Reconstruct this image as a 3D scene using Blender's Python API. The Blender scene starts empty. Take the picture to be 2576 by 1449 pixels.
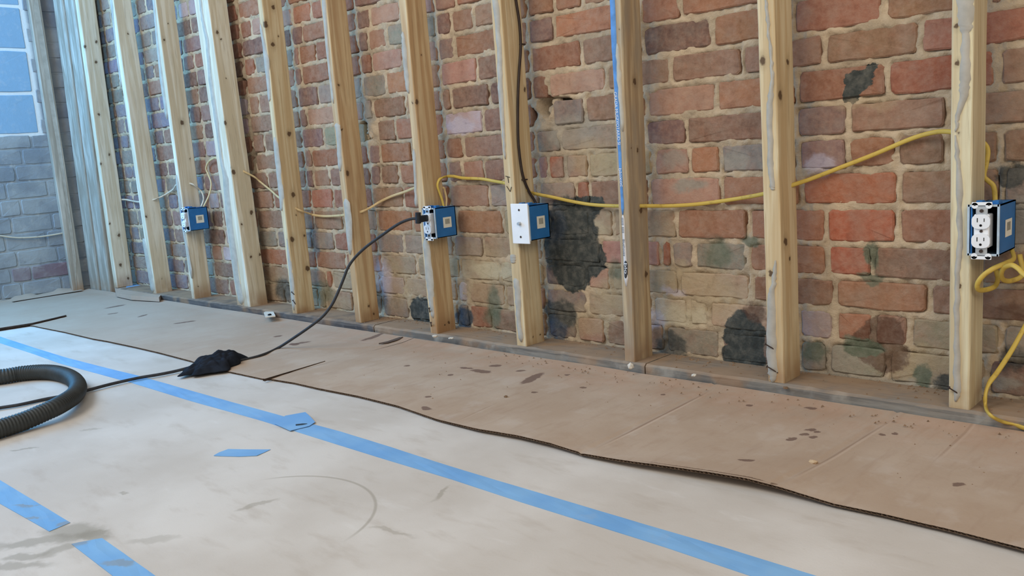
import bpy, bmesh, math, random
import numpy as np
from mathutils import Vector, Matrix

# ------------------------------------------------------------------ camera, world, lights, exposure
C = bpy.context.scene.collection
SC = bpy.context.scene
W, H, F = 2576.0, 1449.0, 2192.4562
CAM = Vector((0.6388, -1.9425, 0.6599))
CR = Vector((0.7249, 0.6853, -0.0705)).normalized()
CF = Vector((-0.6863, 0.7095, -0.1599)).normalized()
CR = (CR - CF * CR.dot(CF)).normalized()
CU = CR.cross(CF)
cd = bpy.data.cameras.new('camera')
cd.sensor_width = 36.0
cd.lens = 36.0 * F / W
cd.clip_start = 0.02
co = bpy.data.objects.new('camera', cd)
co.matrix_world = Matrix(((CR.x, CU.x, -CF.x, CAM.x), (CR.y, CU.y, -CF.y, CAM.y), (CR.z, CU.z, -CF.z, CAM.z), (0, 0, 0, 1)))
C.objects.link(co)
SC.camera = co

SC.view_settings.view_transform = 'Standard'
SC.view_settings.look = 'None'
SC.view_settings.gamma = 1.0
SC.view_settings.use_curve_mapping = False
SC.view_settings.exposure = -0.06

wd = bpy.data.worlds.new('world'); SC.world = wd; wd.use_nodes = True
wd.node_tree.nodes['Background'].inputs[0].default_value = (0.97, 0.98, 1.0, 1)
wd.node_tree.nodes['Background'].inputs[1].default_value = 0.52


def area(name, loc, target, sx, sy, power, col):
    l = bpy.data.lights.new(name, 'AREA'); l.shape = 'RECTANGLE'; l.size = sx; l.size_y = sy
    l.energy = power; l.color = col
    o = bpy.data.objects.new(name, l); o.location = loc
    o.rotation_euler = (Vector(target) - Vector(loc)).to_track_quat('-Z', 'Y').to_euler()
    C.objects.link(o); return o


area('end_window_daylight', (-4.55, -1.75, 1.35), (-2.0, -1.0, 0.2), 1.6, 1.5, 70, (0.06, 0.46, 1.0))
area('corner_blue_fill', (-3.75, -1.9, 2.35), (-4.71, 0.0, 1.3), 1.2, 1.0, 60, (0.13, 0.52, 1.0))  # added blue fill that imitates the veil over the corner; no window here
area('high_front_fill', (-1.7, -3.3, 3.3), (-1.6, 0.0, 0.4), 2.4, 1.6, 79, (1.0, 0.99, 0.96))  # added front fill, placed high so lifted edges cast shade
area('room_lamp_light', (1.9, -2.4, 2.2), (-0.4, 0.0, 0.3), 1.2, 1.2, 31, (1.0, 0.86, 0.66))

# ------------------------------------------------------------------ helpers
YW = 0.128            # face of the brick wall
XE = -4.71            # face of the end wall


def ray(px, py):
    return CF + CR * ((px - W / 2) / F) - CU * ((py - H / 2) / F)


def onz(px, py, z=0.0):
    d = ray(px, py); return CAM + d * ((z - CAM.z) / d.z)


def ony(px, py, y=0.0):
    d = ray(px, py); return CAM + d * ((y - CAM.y) / d.y)


def onx(px, py, x):
    d = ray(px, py); return CAM + d * ((x - CAM.x) / d.x)


def pj(P):
    d = Vector(P) - CAM; z = d.dot(CF)
    return (W / 2 + F * d.dot(CR) / z, H / 2 - F * d.dot(CU) / z)


def lin(r, g, b):
    f = lambda c: (c / 255.0 / 12.92) if c / 255.0 <= 0.04045 else ((c / 255.0 + 0.055) / 1.055) ** 2.4
    return (f(r), f(g), f(b), 1.0)


def link(name, me, mat=None, parent=None, loc=None):
    if mat is not None and len(me.materials) == 0:
        me.materials.append(mat)
    o = bpy.data.objects.new(name, me)
    C.objects.link(o)
    if parent is not None:
        o.parent = parent
    if loc is not None:
        o.location = loc
    return o


def mesh(name, verts, faces, smooth=False):
    me = bpy.data.meshes.new(name)
    me.from_pydata([tuple(v) for v in verts], [], faces)
    if smooth:
        me.polygons.foreach_set('use_smooth', [True] * len(me.polygons))
    me.update(); return me


def bm_mesh(name, bm, smooth=False):
    me = bpy.data.meshes.new(name)
    bmesh.ops.recalc_face_normals(bm, faces=bm.faces)
    bm.to_mesh(me); bm.free()
    if smooth:
        me.polygons.foreach_set('use_smooth', [True] * len(me.polygons))
    return me


def tag(o, label=None, cat=None, group=None, kind=None):
    if label: o['label'] = label
    if cat: o['category'] = cat
    if group: o['group'] = group
    if kind: o['kind'] = kind
    return o


def empty(name, loc=(0, 0, 0)):
    o = bpy.data.objects.new(name, None); o.location = loc; o.empty_display_size = 0.05
    C.objects.link(o); return o


def box_into(bm, x0, x1, y0, y1, z0, z1, bev=0.0, seg=1):
    r = bmesh.ops.create_cube(bm, size=1.0)
    vs = r['verts']
    for v in vs:
        v.co = Vector((x0 + (v.co.x + .5) * (x1 - x0), y0 + (v.co.y + .5) * (y1 - y0), z0 + (v.co.z + .5) * (z1 - z0)))
    if bev > 0:
        es = list({e for v in vs for e in v.link_edges})
        bmesh.ops.bevel(bm, geom=es, offset=bev, segments=seg, profile=0.5, affect='EDGES')


def cyl_into(bm, p0, p1, r, n=10, r2=None):
    p0 = Vector(p0); p1 = Vector(p1); d = (p1 - p0)
    q = d.to_track_quat('Z', 'Y'); r2 = r if r2 is None else r2
    a, b = [], []
    for i in range(n):
        t = 2 * math.pi * i / n; c = Vector((math.cos(t), math.sin(t), 0))
        a.append(bm.verts.new(p0 + q @ (c * r))); b.append(bm.verts.new(p1 + q @ (c * r2)))
    for i in range(n):
        j = (i + 1) % n
        bm.faces.new((a[i], a[j], b[j], b[i]))
    bm.faces.new(a[::-1]); bm.faces.new(b)


def catmull(pts, n=8):
    P = [Vector(p) for p in pts]; P = [P[0] * 2 - P[1]] + P + [P[-1] * 2 - P[-2]]
    out = []
    for i in range(1, len(P) - 2):
        a, b, c, d = P[i - 1], P[i], P[i + 1], P[i + 2]
        for k in range(n):
            t = k / n
            out.append(0.5 * ((2 * b) + (c - a) * t + (2 * a - 5 * b + 4 * c - d) * t * t + (3 * b - a - 3 * c + d) * t ** 3))
    out.append(P[-2]); return out


def sweep(pts, ra, rb=None, n=10, up=Vector((0, 0, 1)), rfun=None, cap=True):
    """tube along pts; ra across, rb along up (flat cable when they differ)"""
    rb = ra if rb is None else rb
    verts, faces = [], []
    N = len(pts)
    for i, p in enumerate(pts):
        t = (pts[min(i + 1, N - 1)] - pts[max(i - 1, 0)]).normalized()
        s = t.cross(up)
        if s.length < 1e-3: s = t.cross(Vector((1, 0, 0)))
        s.normalize(); u = s.cross(t)
        k = rfun(i) if rfun else 1.0
        for j in range(n):
            a = 2 * math.pi * j / n
            verts.append(p + s * (math.cos(a) * ra * k) + u * (math.sin(a) * rb * k))
    for i in range(N - 1):
        for j in range(n):
            k = (j + 1) % n
            faces.append((i * n + j, i * n + k, (i + 1) * n + k, (i + 1) * n + j))
    if cap:
        faces.append(tuple(range(n))[::-1]); faces.append(tuple((N - 1) * n + j for j in range(n)))
    return verts, faces


def resample(pts, step):
    L = [0.0]
    for a, b in zip(pts, pts[1:]): L.append(L[-1] + (b - a).length)
    n = max(2, int(L[-1] / step)); out = []; k = 0
    for i in range(n + 1):
        s = L[-1] * i / n
        while k < len(L) - 2 and L[k + 1] < s: k += 1
        t = (s - L[k]) / max(1e-9, L[k + 1] - L[k]); out.append(pts[k].lerp(pts[k + 1], min(1, max(0, t))))
    return out


rng = np.random.default_rng(7)
random.seed(11)


def vnoise(x, z, cell, seed):
    """smooth value noise on arrays"""
    r = np.random.default_rng(seed).random((257, 257))
    u = x / cell; v = z / cell
    i = np.floor(u).astype(int); j = np.floor(v).astype(int)
    fu = u - i; fv = v - j
    fu = fu * fu * (3 - 2 * fu); fv = fv * fv * (3 - 2 * fv)
    i0 = i % 256; j0 = j % 256
    a = r[i0, j0]; b = r[i0 + 1, j0]; c = r[i0, j0 + 1]; d = r[i0 + 1, j0 + 1]
    return (a * (1 - fu) + b * fu) * (1 - fv) + (c * (1 - fu) + d * fu) * fv - 0.5


# ------------------------------------------------------------------ materials
class NT:
    def __init__(s, name, rough=0.9, spec=0.2):
        s.m = bpy.data.materials.new(name); s.m.use_nodes = True
        s.t = s.m.node_tree; s.n = s.t.nodes; s.l = s.t.links
        s.b = s.n['Principled BSDF']; s.b.inputs['Roughness'].default_value = rough
        s.b.inputs['Specular IOR Level'].default_value = spec

    def add(s, ty, **kw):
        nd = s.n.new(ty)
        for k, v in kw.items(): setattr(nd, k, v)
        return nd

    def con(s, a, b): s.l.new(a, b)

    def pos(s):
        return s.add('ShaderNodeNewGeometry').outputs['Position']

    def obj(s):
        return s.add('ShaderNodeTexCoord').outputs['Object']

    def mapped(s, vec, scale=(1, 1, 1), loc=(0, 0, 0), rot=(0, 0, 0)):
        m = s.add('ShaderNodeMapping'); s.con(vec, m.inputs[0])
        m.inputs['Scale'].default_value = scale; m.inputs['Location'].default_value = loc; m.inputs['Rotation'].default_value = rot
        return m.outputs[0]

    def noise(s, vec, scale, detail=4, rough=0.55, dist=0.0, color=False):
        t = s.add('ShaderNodeTexNoise'); s.con(vec, t.inputs['Vector'])
        t.inputs['Scale'].default_value = scale; t.inputs['Detail'].default_value = detail
        t.inputs['Roughness'].default_value = rough; t.inputs['Distortion'].default_value = dist
        return t.outputs['Color'] if color else t.outputs[0]

    def ramp(s, fac, a, b, va=0.0, vb=1.0):
        m = s.add('ShaderNodeMapRange', interpolation_type='SMOOTHSTEP'); s.con(fac, m.inputs[0])
        m.inputs[1].default_value = a; m.inputs[2].default_value = b; m.inputs[3].default_value = va; m.inputs[4].default_value = vb
        return m.outputs[0]

    def mix(s, fac, a, b, mode='MIX'):
        m = s.add('ShaderNodeMix', data_type='RGBA', blend_type=mode)
        for k, v in ((0, fac), (6, a), (7, b)):
            if isinstance(v, (int, float)): m.inputs[k].default_value = v
            elif isinstance(v, tuple): m.inputs[k].default_value = v
            else: s.con(v, m.inputs[k])
        return m.outputs[2]

    def math(s, op, a, b=None):
        m = s.add('ShaderNodeMath', operation=op)
        for k, v in ((0, a), (1, b)):
            if v is None: continue
            if isinstance(v, (int, float)): m.inputs[k].default_value = v
            else: s.con(v, m.inputs[k])
        return m.outputs[0]

    def vmath(s, op, a, *rest):
        m = s.add('ShaderNodeVectorMath', operation=op); s.con(a, m.inputs[0])
        for k, v in enumerate(rest):
            if isinstance(v, tuple): m.inputs[k + 1].default_value = v
            else: s.con(v, m.inputs[k + 1])
        return m.outputs['Value'] if op == 'LENGTH' else m.outputs[0]

    def bump(s, h, strength=0.4, dist=0.003):
        b = s.add('ShaderNodeBump'); b.inputs['Strength'].default_value = strength; b.inputs['Distance'].default_value = dist
        s.con(h, b.inputs['Height']); s.con(b.outputs[0], s.b.inputs['Normal'])

    def color(s, c):
        if isinstance(c, tuple): s.b.inputs['Base Color'].default_value = c
        else: s.con(c, s.b.inputs['Base Color'])

    def blob(s, base, p, c, r, col, soft=0.25, amt=1.0):
        """stain with an edge: p warped position, c centre, r radii (0 radius = ignore axis)"""
        inv = tuple(0.0 if q == 0 else 1.0 / q for q in r)
        sh = tuple(-a * b for a, b in zip(c, inv))
        d = s.vmath('MULTIPLY_ADD', p, inv, sh)
        m = s.ramp(s.vmath('LENGTH', d), 1.0, 1.0 - soft, 0.0, amt)
        return s.mix(m, base, col)

    def blobr(s, base, p, c, r, rot, col, soft=0.25, amt=1.0):
        m = s.add('ShaderNodeMapping', vector_type='TEXTURE'); s.con(p, m.inputs[0])
        m.inputs['Location'].default_value = c; m.inputs['Rotation'].default_value = (0, 0, rot); m.inputs['Scale'].default_value = r
        f = s.ramp(s.vmath('LENGTH', m.outputs[0]), 1.0, 1.0 - soft, 0.0, amt)
        return s.mix(f, base, col)


def plain(name, col, rough=0.6, spec=0.3, var=0.12, scale=40, bump=0.0, metal=0.0):
    t = NT(name, rough, spec); p = t.obj()
    n = t.noise(p, scale, 4)
    dark = tuple(c * (1 - var) for c in col[:3]) + (1,); lite = tuple(min(1, c * (1 + var)) for c in col[:3]) + (1,)
    t.color(t.mix(t.ramp(n, .3, .7), dark, lite))
    if bump: t.bump(n, bump, 0.002)
    t.b.inputs['Metallic'].default_value = metal
    return t.m


# stains on the brickwork, centres and sizes read off the wall: (px, py, rx, ry, colour, softness, amount)
SL = lin(62, 66, 64); GN = lin(98, 106, 88); TN = lin(172, 152, 120); CRM = lin(192, 180, 152); LI = lin(186, 178, 192)
BR = lin(92, 66, 54); SB = lin(64, 76, 90); GY = lin(150, 144, 132)
STAINS = [
    (1760, 735, 150, 80, TN, .5, .62), (1560, 745, 90, 55, TN, .5, .7), (1700, 690, 70, 40, TN, .5, .5), (1480, 800, 90, 50, TN, .5, .5),
    (1250, 735, 110, 55, TN, .5, .55), (1190, 640, 90, 50, TN, .6, .4), (1240, 680, 60, 22, CRM, .3, .8),
    (2280, 900, 160, 45, TN, .5, .7), (2110, 900, 110, 50, GY, .5, .55), (2210, 955, 200, 22, GY, .6, .6),
    (1000, 720, 70, 75, TN, .6, .5), (830, 760, 80, 40, TN, .6, .5), (700, 720, 50, 40, TN, .6, .4),
    (1440, 330, 95, 50, GY, .5, .6), (1490, 400, 75, 60, TN, .5, .55), (1420, 420, 40, 40, GY, .5, .5), (1490, 575, 45, 30, CRM, .5, .6),
    (1715, 795, 85, 32, CRM, .5, .75), (1640, 800, 40, 30, LI, .5, .5),
    (2220, 868, 75, 72, BR, .12, .8), (2170, 872, 62, 27, GN, .3, .95), (2050, 885, 40, 32, GN, .5, .8), (2325, 945, 34, 38, GN, .4, .9),
    (2378, 968, 28, 26, SL, .4, .9), (2192, 640, 24, 45, GN, .35, .9), (2192, 700, 38, 18, GN, .4, .8),
    (1435, 610, 75, 118, SL, .10, 1.), (1478, 520, 46, 34, SL, .12, 1.), (1490, 650, 38, 42, SL, .12, 1.), (1440, 690, 50, 48, SL, .12, 1.),
    (1410, 790, 46, 42, SL, .3, .9), (1400, 830, 34, 34, SB, .4, .8), (1395, 560, 40, 70, SB, .5, .6),
    (1872, 840, 56, 62, SL, .12, 1.), (1868, 900, 62, 34, SL, .12, 1.), (1900, 790, 34, 30, BR, .4, .8),
    (2160, 200, 33, 30, SL, .10, 1.), (2150, 235, 24, 28, SL, .12, 1.), (2184, 185, 24, 16, SL, .2, 1.),
    (1805, 640, 44, 50, GN, .6, .75), (1890, 605, 34, 24, GN, .5, .8), (1550, 680, 26, 36, GN, .5, .6), (1690, 868, 44, 42, SL, .3, .85), (1690, 730, 40, 14, LI, .6, .5),
    (1062, 790, 30, 46, SL, .12, 1.), (1168, 800, 26, 36, SB, .3, .95), (1245, 765, 24, 62, GN, .5, .8), (1240, 800, 30, 32, GN, .5, .7),
    (955, 742, 24, 40, SL, .5, .7), (968, 700, 26, 70, LI, .7, .6), (1157, 318, 42, 26, LI, .4, .8), (2062, 415, 56, 34, LI, .6, .7),
    (1740, 465, 56, 24, GY, .5, .8), (1690, 400, 46, 30, GY, .6, .6), (812, 735, 42, 38, GN, .5, .6), (716, 728, 26, 36, SL, .4, .8), (792, 600, 14, 60, SB, .5, .6),
    (2545, 440, 50, 46, SL, .3, .9), (2560, 560, 46, 90, GY, .5, .7), (2540, 790, 60, 40, BR, .5, .7), (2550, 900, 50, 40, SL, .4, .8), (2530, 960, 60, 22, GY, .5, .7),
    (1040, 300, 60, 20, GY, .6, .3), (900, 240, 30, 45, GY, .5, .6), (925, 290, 18, 40, GY, .4, .8), (1845, 400, 44, 28, GY, .4, .6), (2180, 260, 120, 26, TN, .6, .4),
]


def stain_group():
    g = bpy.data.node_groups.new('wall_stains', 'ShaderNodeTree')
    g.interface.new_socket('Color', in_out='INPUT', socket_type='NodeSocketColor')
    g.interface.new_socket('Color', in_out='OUTPUT', socket_type='NodeSocketColor')
    t = NT.__new__(NT); t.t = g; t.n = g.nodes; t.l = g.links
    gi = t.add('NodeGroupInput'); go = t.add('NodeGroupOutput')
    p = t.pos()
    nz = t.noise(p, 16, 5, 0.62, color=True)
    w = t.vmath('MULTIPLY_ADD', nz, (0.075, 0, 0.075), (-0.0375, 0, -0.0375))
    pw = t.vmath('ADD', p, w)
    fine = t.noise(p, 45, 5, 0.65)
    c = gi.outputs[0]
    # dust and lime smear that gets denser towards the sill plate
    z = t.add('ShaderNodeSeparateXYZ'); t.con(p, z.inputs[0])
    band = t.ramp(z.outputs[2], 0.42, 0.08, 0.0, 0.30)
    big = t.noise(p, 6.5, 3)
    c = t.mix(t.math('MULTIPLY', t.ramp(big, .42, .62), band), c, lin(160, 146, 122))
    for (px, py, rx, ry, col, soft, amt) in STAINS:
        o = ony(px, py, YW); a = ony(px + rx, py, YW); b = ony(px, py + ry, YW)
        c = t.blob(c, pw, tuple(o), ((a - o).length, 0, (b - o).length), col, soft, amt)
    c = t.mix(t.ramp(fine, .35, .75, 0.0, 0.16), c, lin(196, 186, 168))
    c = t.mix(t.ramp(fine, .46, .22, 0.0, 0.30), c, lin(70, 60, 54))
    t.con(c, go.inputs[0])
    return g


SG = stain_group()


def brick_material(attr=False):
    t = NT('brick_clay', 0.92, 0.12)
    p = t.pos()
    if attr:
        at = t.add('ShaderNodeAttribute'); at.attribute_name = 'tint'; c = at.outputs['Color']
    else:
        c = t.add('ShaderNodeObjectInfo').outputs['Color']
    n1 = t.noise(p, 11, 4); n2 = t.noise(p, 70, 6, 0.7); n3 = t.noise(p, 24, 4, 0.6)
    c = t.mix(t.ramp(n1, .40, .70, 0, .38), c, lin(130, 106, 94))
    c = t.mix(t.ramp(n3, .42, .80, 0, .26), c, lin(172, 112, 88))
    c = t.mix(t.ramp(n2, .35, .7, 0, .22), c, lin(190, 150, 125))
    gr = t.add('ShaderNodeGroup'); gr.node_tree = SG; t.con(c, gr.inputs[0])
    t.color(gr.outputs[0])
    t.bump(t.math('ADD', n2, t.math('MULTIPLY', n3, .8)), 0.55, 0.006)
    return t.m


def mortar_material(name, col, stains=True):
    t = NT(name, 0.95, 0.1); p = t.pos()
    n1 = t.noise(p, 9, 4); n2 = t.noise(p, 120, 6, 0.7); n3 = t.noise(p, 30, 4)
    d = tuple(q * .72 for q in col[:3]) + (1,); l = tuple(min(1, q * 1.18) for q in col[:3]) + (1,)
    c = t.mix(t.ramp(n1, .3, .7), d, l)
    c = t.mix(t.ramp(n3, .55, .8, 0, .4), c, lin(150, 122, 100))
    c = t.mix(t.ramp(n2, .3, .75, 0, .25), c, lin(215, 200, 172))
    if stains:
        gr = t.add('ShaderNodeGroup'); gr.node_tree = SG; t.con(c, gr.inputs[0]); c = gr.outputs[0]
    t.color(c)
    t.bump(t.math('ADD', n2, n3), 0.6, 0.006)
    return t.m


M_BRICK = brick_material(); M_BRICKS = brick_material(True)
M_MORTAR = mortar_material('lime_mortar', lin(192, 170, 142))


def wood_material(name, light, dark, knots=(), grain=1.0, weather=0.0, seed=0.0):
    t = NT(name, 0.72, 0.25); p = t.obj()
    q = t.mapped(p, (1, 1, .045), (seed, seed * 1.7, seed))
    g1 = t.noise(q, 130, 5, .6, .3); g2 = t.noise(q, 34, 3, .5, 1.2); n = t.noise(t.mapped(p, (1, 1, 1), (seed, 0, seed)), 7, 3)
    c = t.mix(t.ramp(g2, .34, .62), light, tuple(k * .93 for k in dark[:3]) + (1,))
    c = t.mix(t.math('MULTIPLY', t.ramp(g1, .52, .72), .62 * grain), c, tuple(k * .62 for k in dark[:3]) + (1,))
    c = t.mix(t.ramp(n, .5, .75, 0, .28), c, tuple(k * .8 for k in dark[:3]) + (1,))
    if weather:
        w = t.noise(t.mapped(p, (1, 1, .25)), 18, 4)
        c = t.mix(t.ramp(w, .62, .36, 0, weather), c, lin(150, 138, 122))
    sz = t.add('ShaderNodeSeparateXYZ'); t.con(p, sz.inputs[0])
    c = t.mix(t.math('MULTIPLY', t.ramp(sz.outputs[2], .10, .0), t.ramp(n, .35, .6, .1, .7)), c, lin(150, 112, 78))
    wz = t.vmath('MULTIPLY_ADD', t.noise(p, 60, 3, color=True), (.012, .012, .02), (-.006, -.006, -.01))
    pw = t.vmath('ADD', p, wz)
    for (kx, ky, kz, r) in knots:
        r *= 1.2
        c = t.blob(c, pw, (kx, ky, kz), (r * 1.7, r * 1.7, r * 2.6), tuple(k * .62 for k in dark[:3]) + (1,), .8, .55)
        c = t.blob(c, pw, (kx, ky, kz), (r * .8, r * .8, r * .95), lin(84, 62, 44), .45, .9)
    t.color(c); t.bump(g1, .18, .0015)
    return t.m


M_RES = plain('dried_adhesive', lin(176, 170, 158), .8, .2, .10, 30, .2)
M_RESW = plain('dried_adhesive_pale', lin(186, 178, 162), .8, .2, .06, 30, .2)
M_BLUEBOX = plain('blue_plastic', lin(44, 112, 176), .5, .35, .10, 25)
M_BOXIN = plain('grey_box_inside', lin(52, 66, 76), .7, .2, .15, 40)
M_RIM = plain('scuffed_blue_white_rim', lin(176, 194, 208), .6, .3, .10, 60)
M_WHITE = plain('white_nylon', lin(236, 238, 240), .4, .4, .03, 20)
M_STEEL = plain('galvanised_steel', lin(190, 194, 196), .42, .5, .10, 60, 0, .6)
M_DARK = plain('dark_slot', lin(24, 24, 26), .8, .1)
M_STICK = plain('paper_sticker', lin(232, 230, 216), .8, .1, .04, 60)
M_STICK2 = plain('grey_printed_panel', lin(150, 148, 136), .8, .1, .12, 150)
M_BLACK = plain('black_rubber', lin(34, 36, 40), .55, .35, .2, 30)
M_CORD = plain('grey_black_cord', lin(52, 52, 54), .6, .3, .2, 60)
M_COAX = plain('brown_black_coax', lin(52, 40, 34), .5, .35, .2, 60)
M_HOSE = plain('charcoal_hose', lin(50, 53, 52), .5, .35, .15, 20)
M_RAG = plain('black_cloth', lin(34, 38, 46), .9, .1, .25, 30, .2)
M_NAIL = plain('rusty_nail', lin(74, 62, 56), .55, .4, .2, 80, 0, .5)
M_PLAST = plain('white_plaster', lin(214, 208, 196), .9, .1, .08, 60, .3)
M_CRUMB = plain('brown_crumbs', lin(130, 106, 84), .95, .1, .3, 90)
M_INK = plain('black_ink', lin(40, 36, 34), .8, .1)


def cable_material(name, a, b):
    t = NT(name, .5, .35); p = t.pos(); n = t.noise(p, 40, 5, .65); n2 = t.noise(p, 9, 2)
    c = t.mix(t.ramp(n, .52, .72, 0, .6), a, b)
    t.color(c); return t.m


M_YEL = cable_material('yellow_cable_jacket', lin(202, 174, 82), lin(150, 122, 62))
M_WHC = cable_material('white_cable_jacket', lin(206, 196, 176), lin(160, 146, 124))
M_DUST = cable_material('dusty_cable_jacket', lin(206, 180, 132), lin(166, 136, 98))


# ------------------------------------------------------------------ floor and end wall
def floor_board_material():
    t = NT('pale_floor_protection', .62, .3); p = t.pos()
    n1 = t.noise(p, 2.6, 4); n2 = t.noise(t.mapped(p, (1, 3.2, 1), (0, 0, 0), (0, 0, .5)), 5, 5, .6); n3 = t.noise(p, 160, 4, .7)
    c = t.mix(t.ramp(n1, .35, .68), lin(196, 188, 178), lin(212, 206, 198))
    c = t.mix(t.ramp(n2, .52, .72, 0, .42), c, lin(176, 164, 150))
    c = t.mix(t.ramp(n2, .40, .24, 0, .4), c, lin(222, 219, 214))
    c = t.mix(t.ramp(n3, .6, .75, 0, .16), c, lin(140, 128, 116))
    wz = t.vmath('MULTIPLY_ADD', t.noise(p, 20, 4, .6, color=True), (.06, .06, 0), (-.03, -.03, 0))
    pw = t.vmath('ADD', p, wz)
    mud = lin(138, 130, 112)
    for (px, py, rx, ry, rot, amt) in [(190, 1335, .085, .045, .5, .55), (95, 1362, .11, .03, .9, .55), (140, 1385, .03, .045, .4, .5), (25, 1425, .10, .02, .7, .5), (60, 1400, .05, .02, .9, .5), (245, 1345, .05, .03, .2, .6), (650, 1270, .055, .012, 1.25, .4), (60, 1128, .04, .01, .7, .5), (1110, 1240, .012, .045, .4, .45), (310, 1240, .02, .008, .4, .45), (985, 1338, .07, .012, .2, .35), (230, 1080, .03, .01, .7, .35), (380, 1360, .06, .02, .8, .3)]:
        o = onz(px, py)
        c = t.blobr(c, pw, (o.x, o.y, 0), (rx, ry, 1), rot, mud, .55, amt)
    # long curved scuff left by something dragged
    P1, P2, P3 = onz(820, 1200), onz(915, 1226), onz(940, 1292)
    ax, ay, bx, by, cx_, cy_ = P1.x, P1.y, P2.x, P2.y, P3.x, P3.y
    dd = 2 * (ax * (by - cy_) + bx * (cy_ - ay) + cx_ * (ay - by))
    ux = ((ax * ax + ay * ay) * (by - cy_) + (bx * bx + by * by) * (cy_ - ay) + (cx_ * cx_ + cy_ * cy_) * (ay - by)) / dd
    uy = ((ax * ax + ay * ay) * (cx_ - bx) + (bx * bx + by * by) * (ax - cx_) + (cx_ * cx_ + cy_ * cy_) * (bx - ax)) / dd
    rad = math.hypot(ax - ux, ay - uy); dr = Vector((bx - ux, by - uy, 0)).normalized()
    v = t.vmath('SUBTRACT', p, (ux, uy, 0))
    d = t.math('ABSOLUTE', t.math('SUBTRACT', t.vmath('LENGTH', t.vmath('MULTIPLY', v, (1, 1, 0))), rad))
    dt = t.add('ShaderNodeVectorMath', operation='DOT_PRODUCT'); t.con(v, dt.inputs[0]); dt.inputs[1].default_value = dr
    c = t.mix(t.math('MULTIPLY', t.ramp(d, .005, .001, 0, .45), t.ramp(dt.outputs['Value'], rad * .30, rad * .6)), c, mud)
    t.color(c); t.bump(t.math('ADD', n3, t.math('MULTIPLY', n1, 3)), .15, .002)
    return t.m


M_FLOOR = floor_board_material()
M_SUB = plain('subfloor_boards', lin(150, 124, 96), .85, .2, .2, 8)


def slab(name, poly, z0, z1, mat, parent=None):
    bm = bmesh.new()
    a = [bm.verts.new((p[0], p[1], z1)) for p in poly]
    b = [bm.verts.new((p[0], p[1], z0)) for p in poly]
    bm.faces.new(a); bm.faces.new(b[::-1])
    n = len(poly)
    for i in range(n):
        j = (i + 1) % n; bm.faces.new((a[i], b[i], b[j], a[j]))
    return link(name, bm_mesh(name, bm), mat, parent)


fl = slab('floor', [(XE - .3, -6.0), (3.2, -6.0), (3.2, .3), (XE - .3, .3)], -.12, -.004, M_SUB)
tag(fl, kind='structure')

# three runs of floor protection board; the taped seams lie between them
s1 = [onz(0, 853), onz(860, 1104), onz(1889, 1432)]
ySeam1 = -0.775
sA = onz(0, 1242); sB = onz(364, 1449)
dirB = (sB - sA).normalized()
q0 = sA - dirB * 3.0; q1 = sA + dirB * 3.4
tag(slab('floor_protection_board', [(XE + .02, ySeam1), (2.6, ySeam1), (2.6, -.02), (XE + .02, -.02)], -.004, 0.0, M_FLOOR),
    'pale protection board lying between the long blue tape and the brown cardboard', 'floor covering', 'pale floor protection boards')
tag(slab('floor_protection_board', [(XE + .02, ySeam1), (q0.x, q0.y), (q1.x, q1.y), (2.6, q1.y), (2.6, ySeam1)][::-1], -.004, 0.0, M_FLOOR),
    'wide pale protection board between the long blue tape and the broken tape strips, loose tape scrap on it', 'floor covering', 'pale floor protection boards')
tag(slab('floor_protection_board', [(XE + .02, q0.y), (XE + .02, -5.9), (2.6, -5.9), (2.6, q1.y), (q1.x, q1.y), (q0.x, q0.y)], -.004, 0.0, M_FLOOR),
    'pale protection board beyond the broken blue tape strips, muddy smear at its edge', 'floor covering', 'pale floor protection boards')

# ------------------------------------------------------------------ brick wall
ZC = [.037, .125, .207, .287, .370, .460, .547, .628, .708, .794, .874, .961, 1.042, 1.122, 1.20, 1.28, 1.362, 1.445, 1.527, 1.61, 1.692, 1.775]
COL = dict(r=(148, 101, 79), R=(157, 93, 69), o=(156, 112, 84), b=(142, 110, 90), p=(130, 104, 96), d=(116, 88, 78), g=(136, 128, 118), t=(168, 150, 124),
           c=(194, 184, 158), s=(104, 92, 84), k=(172, 134, 116), l=(178, 160, 160), y=(134, 132, 112), u=(152, 122, 100), v=(118, 112, 122))
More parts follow.
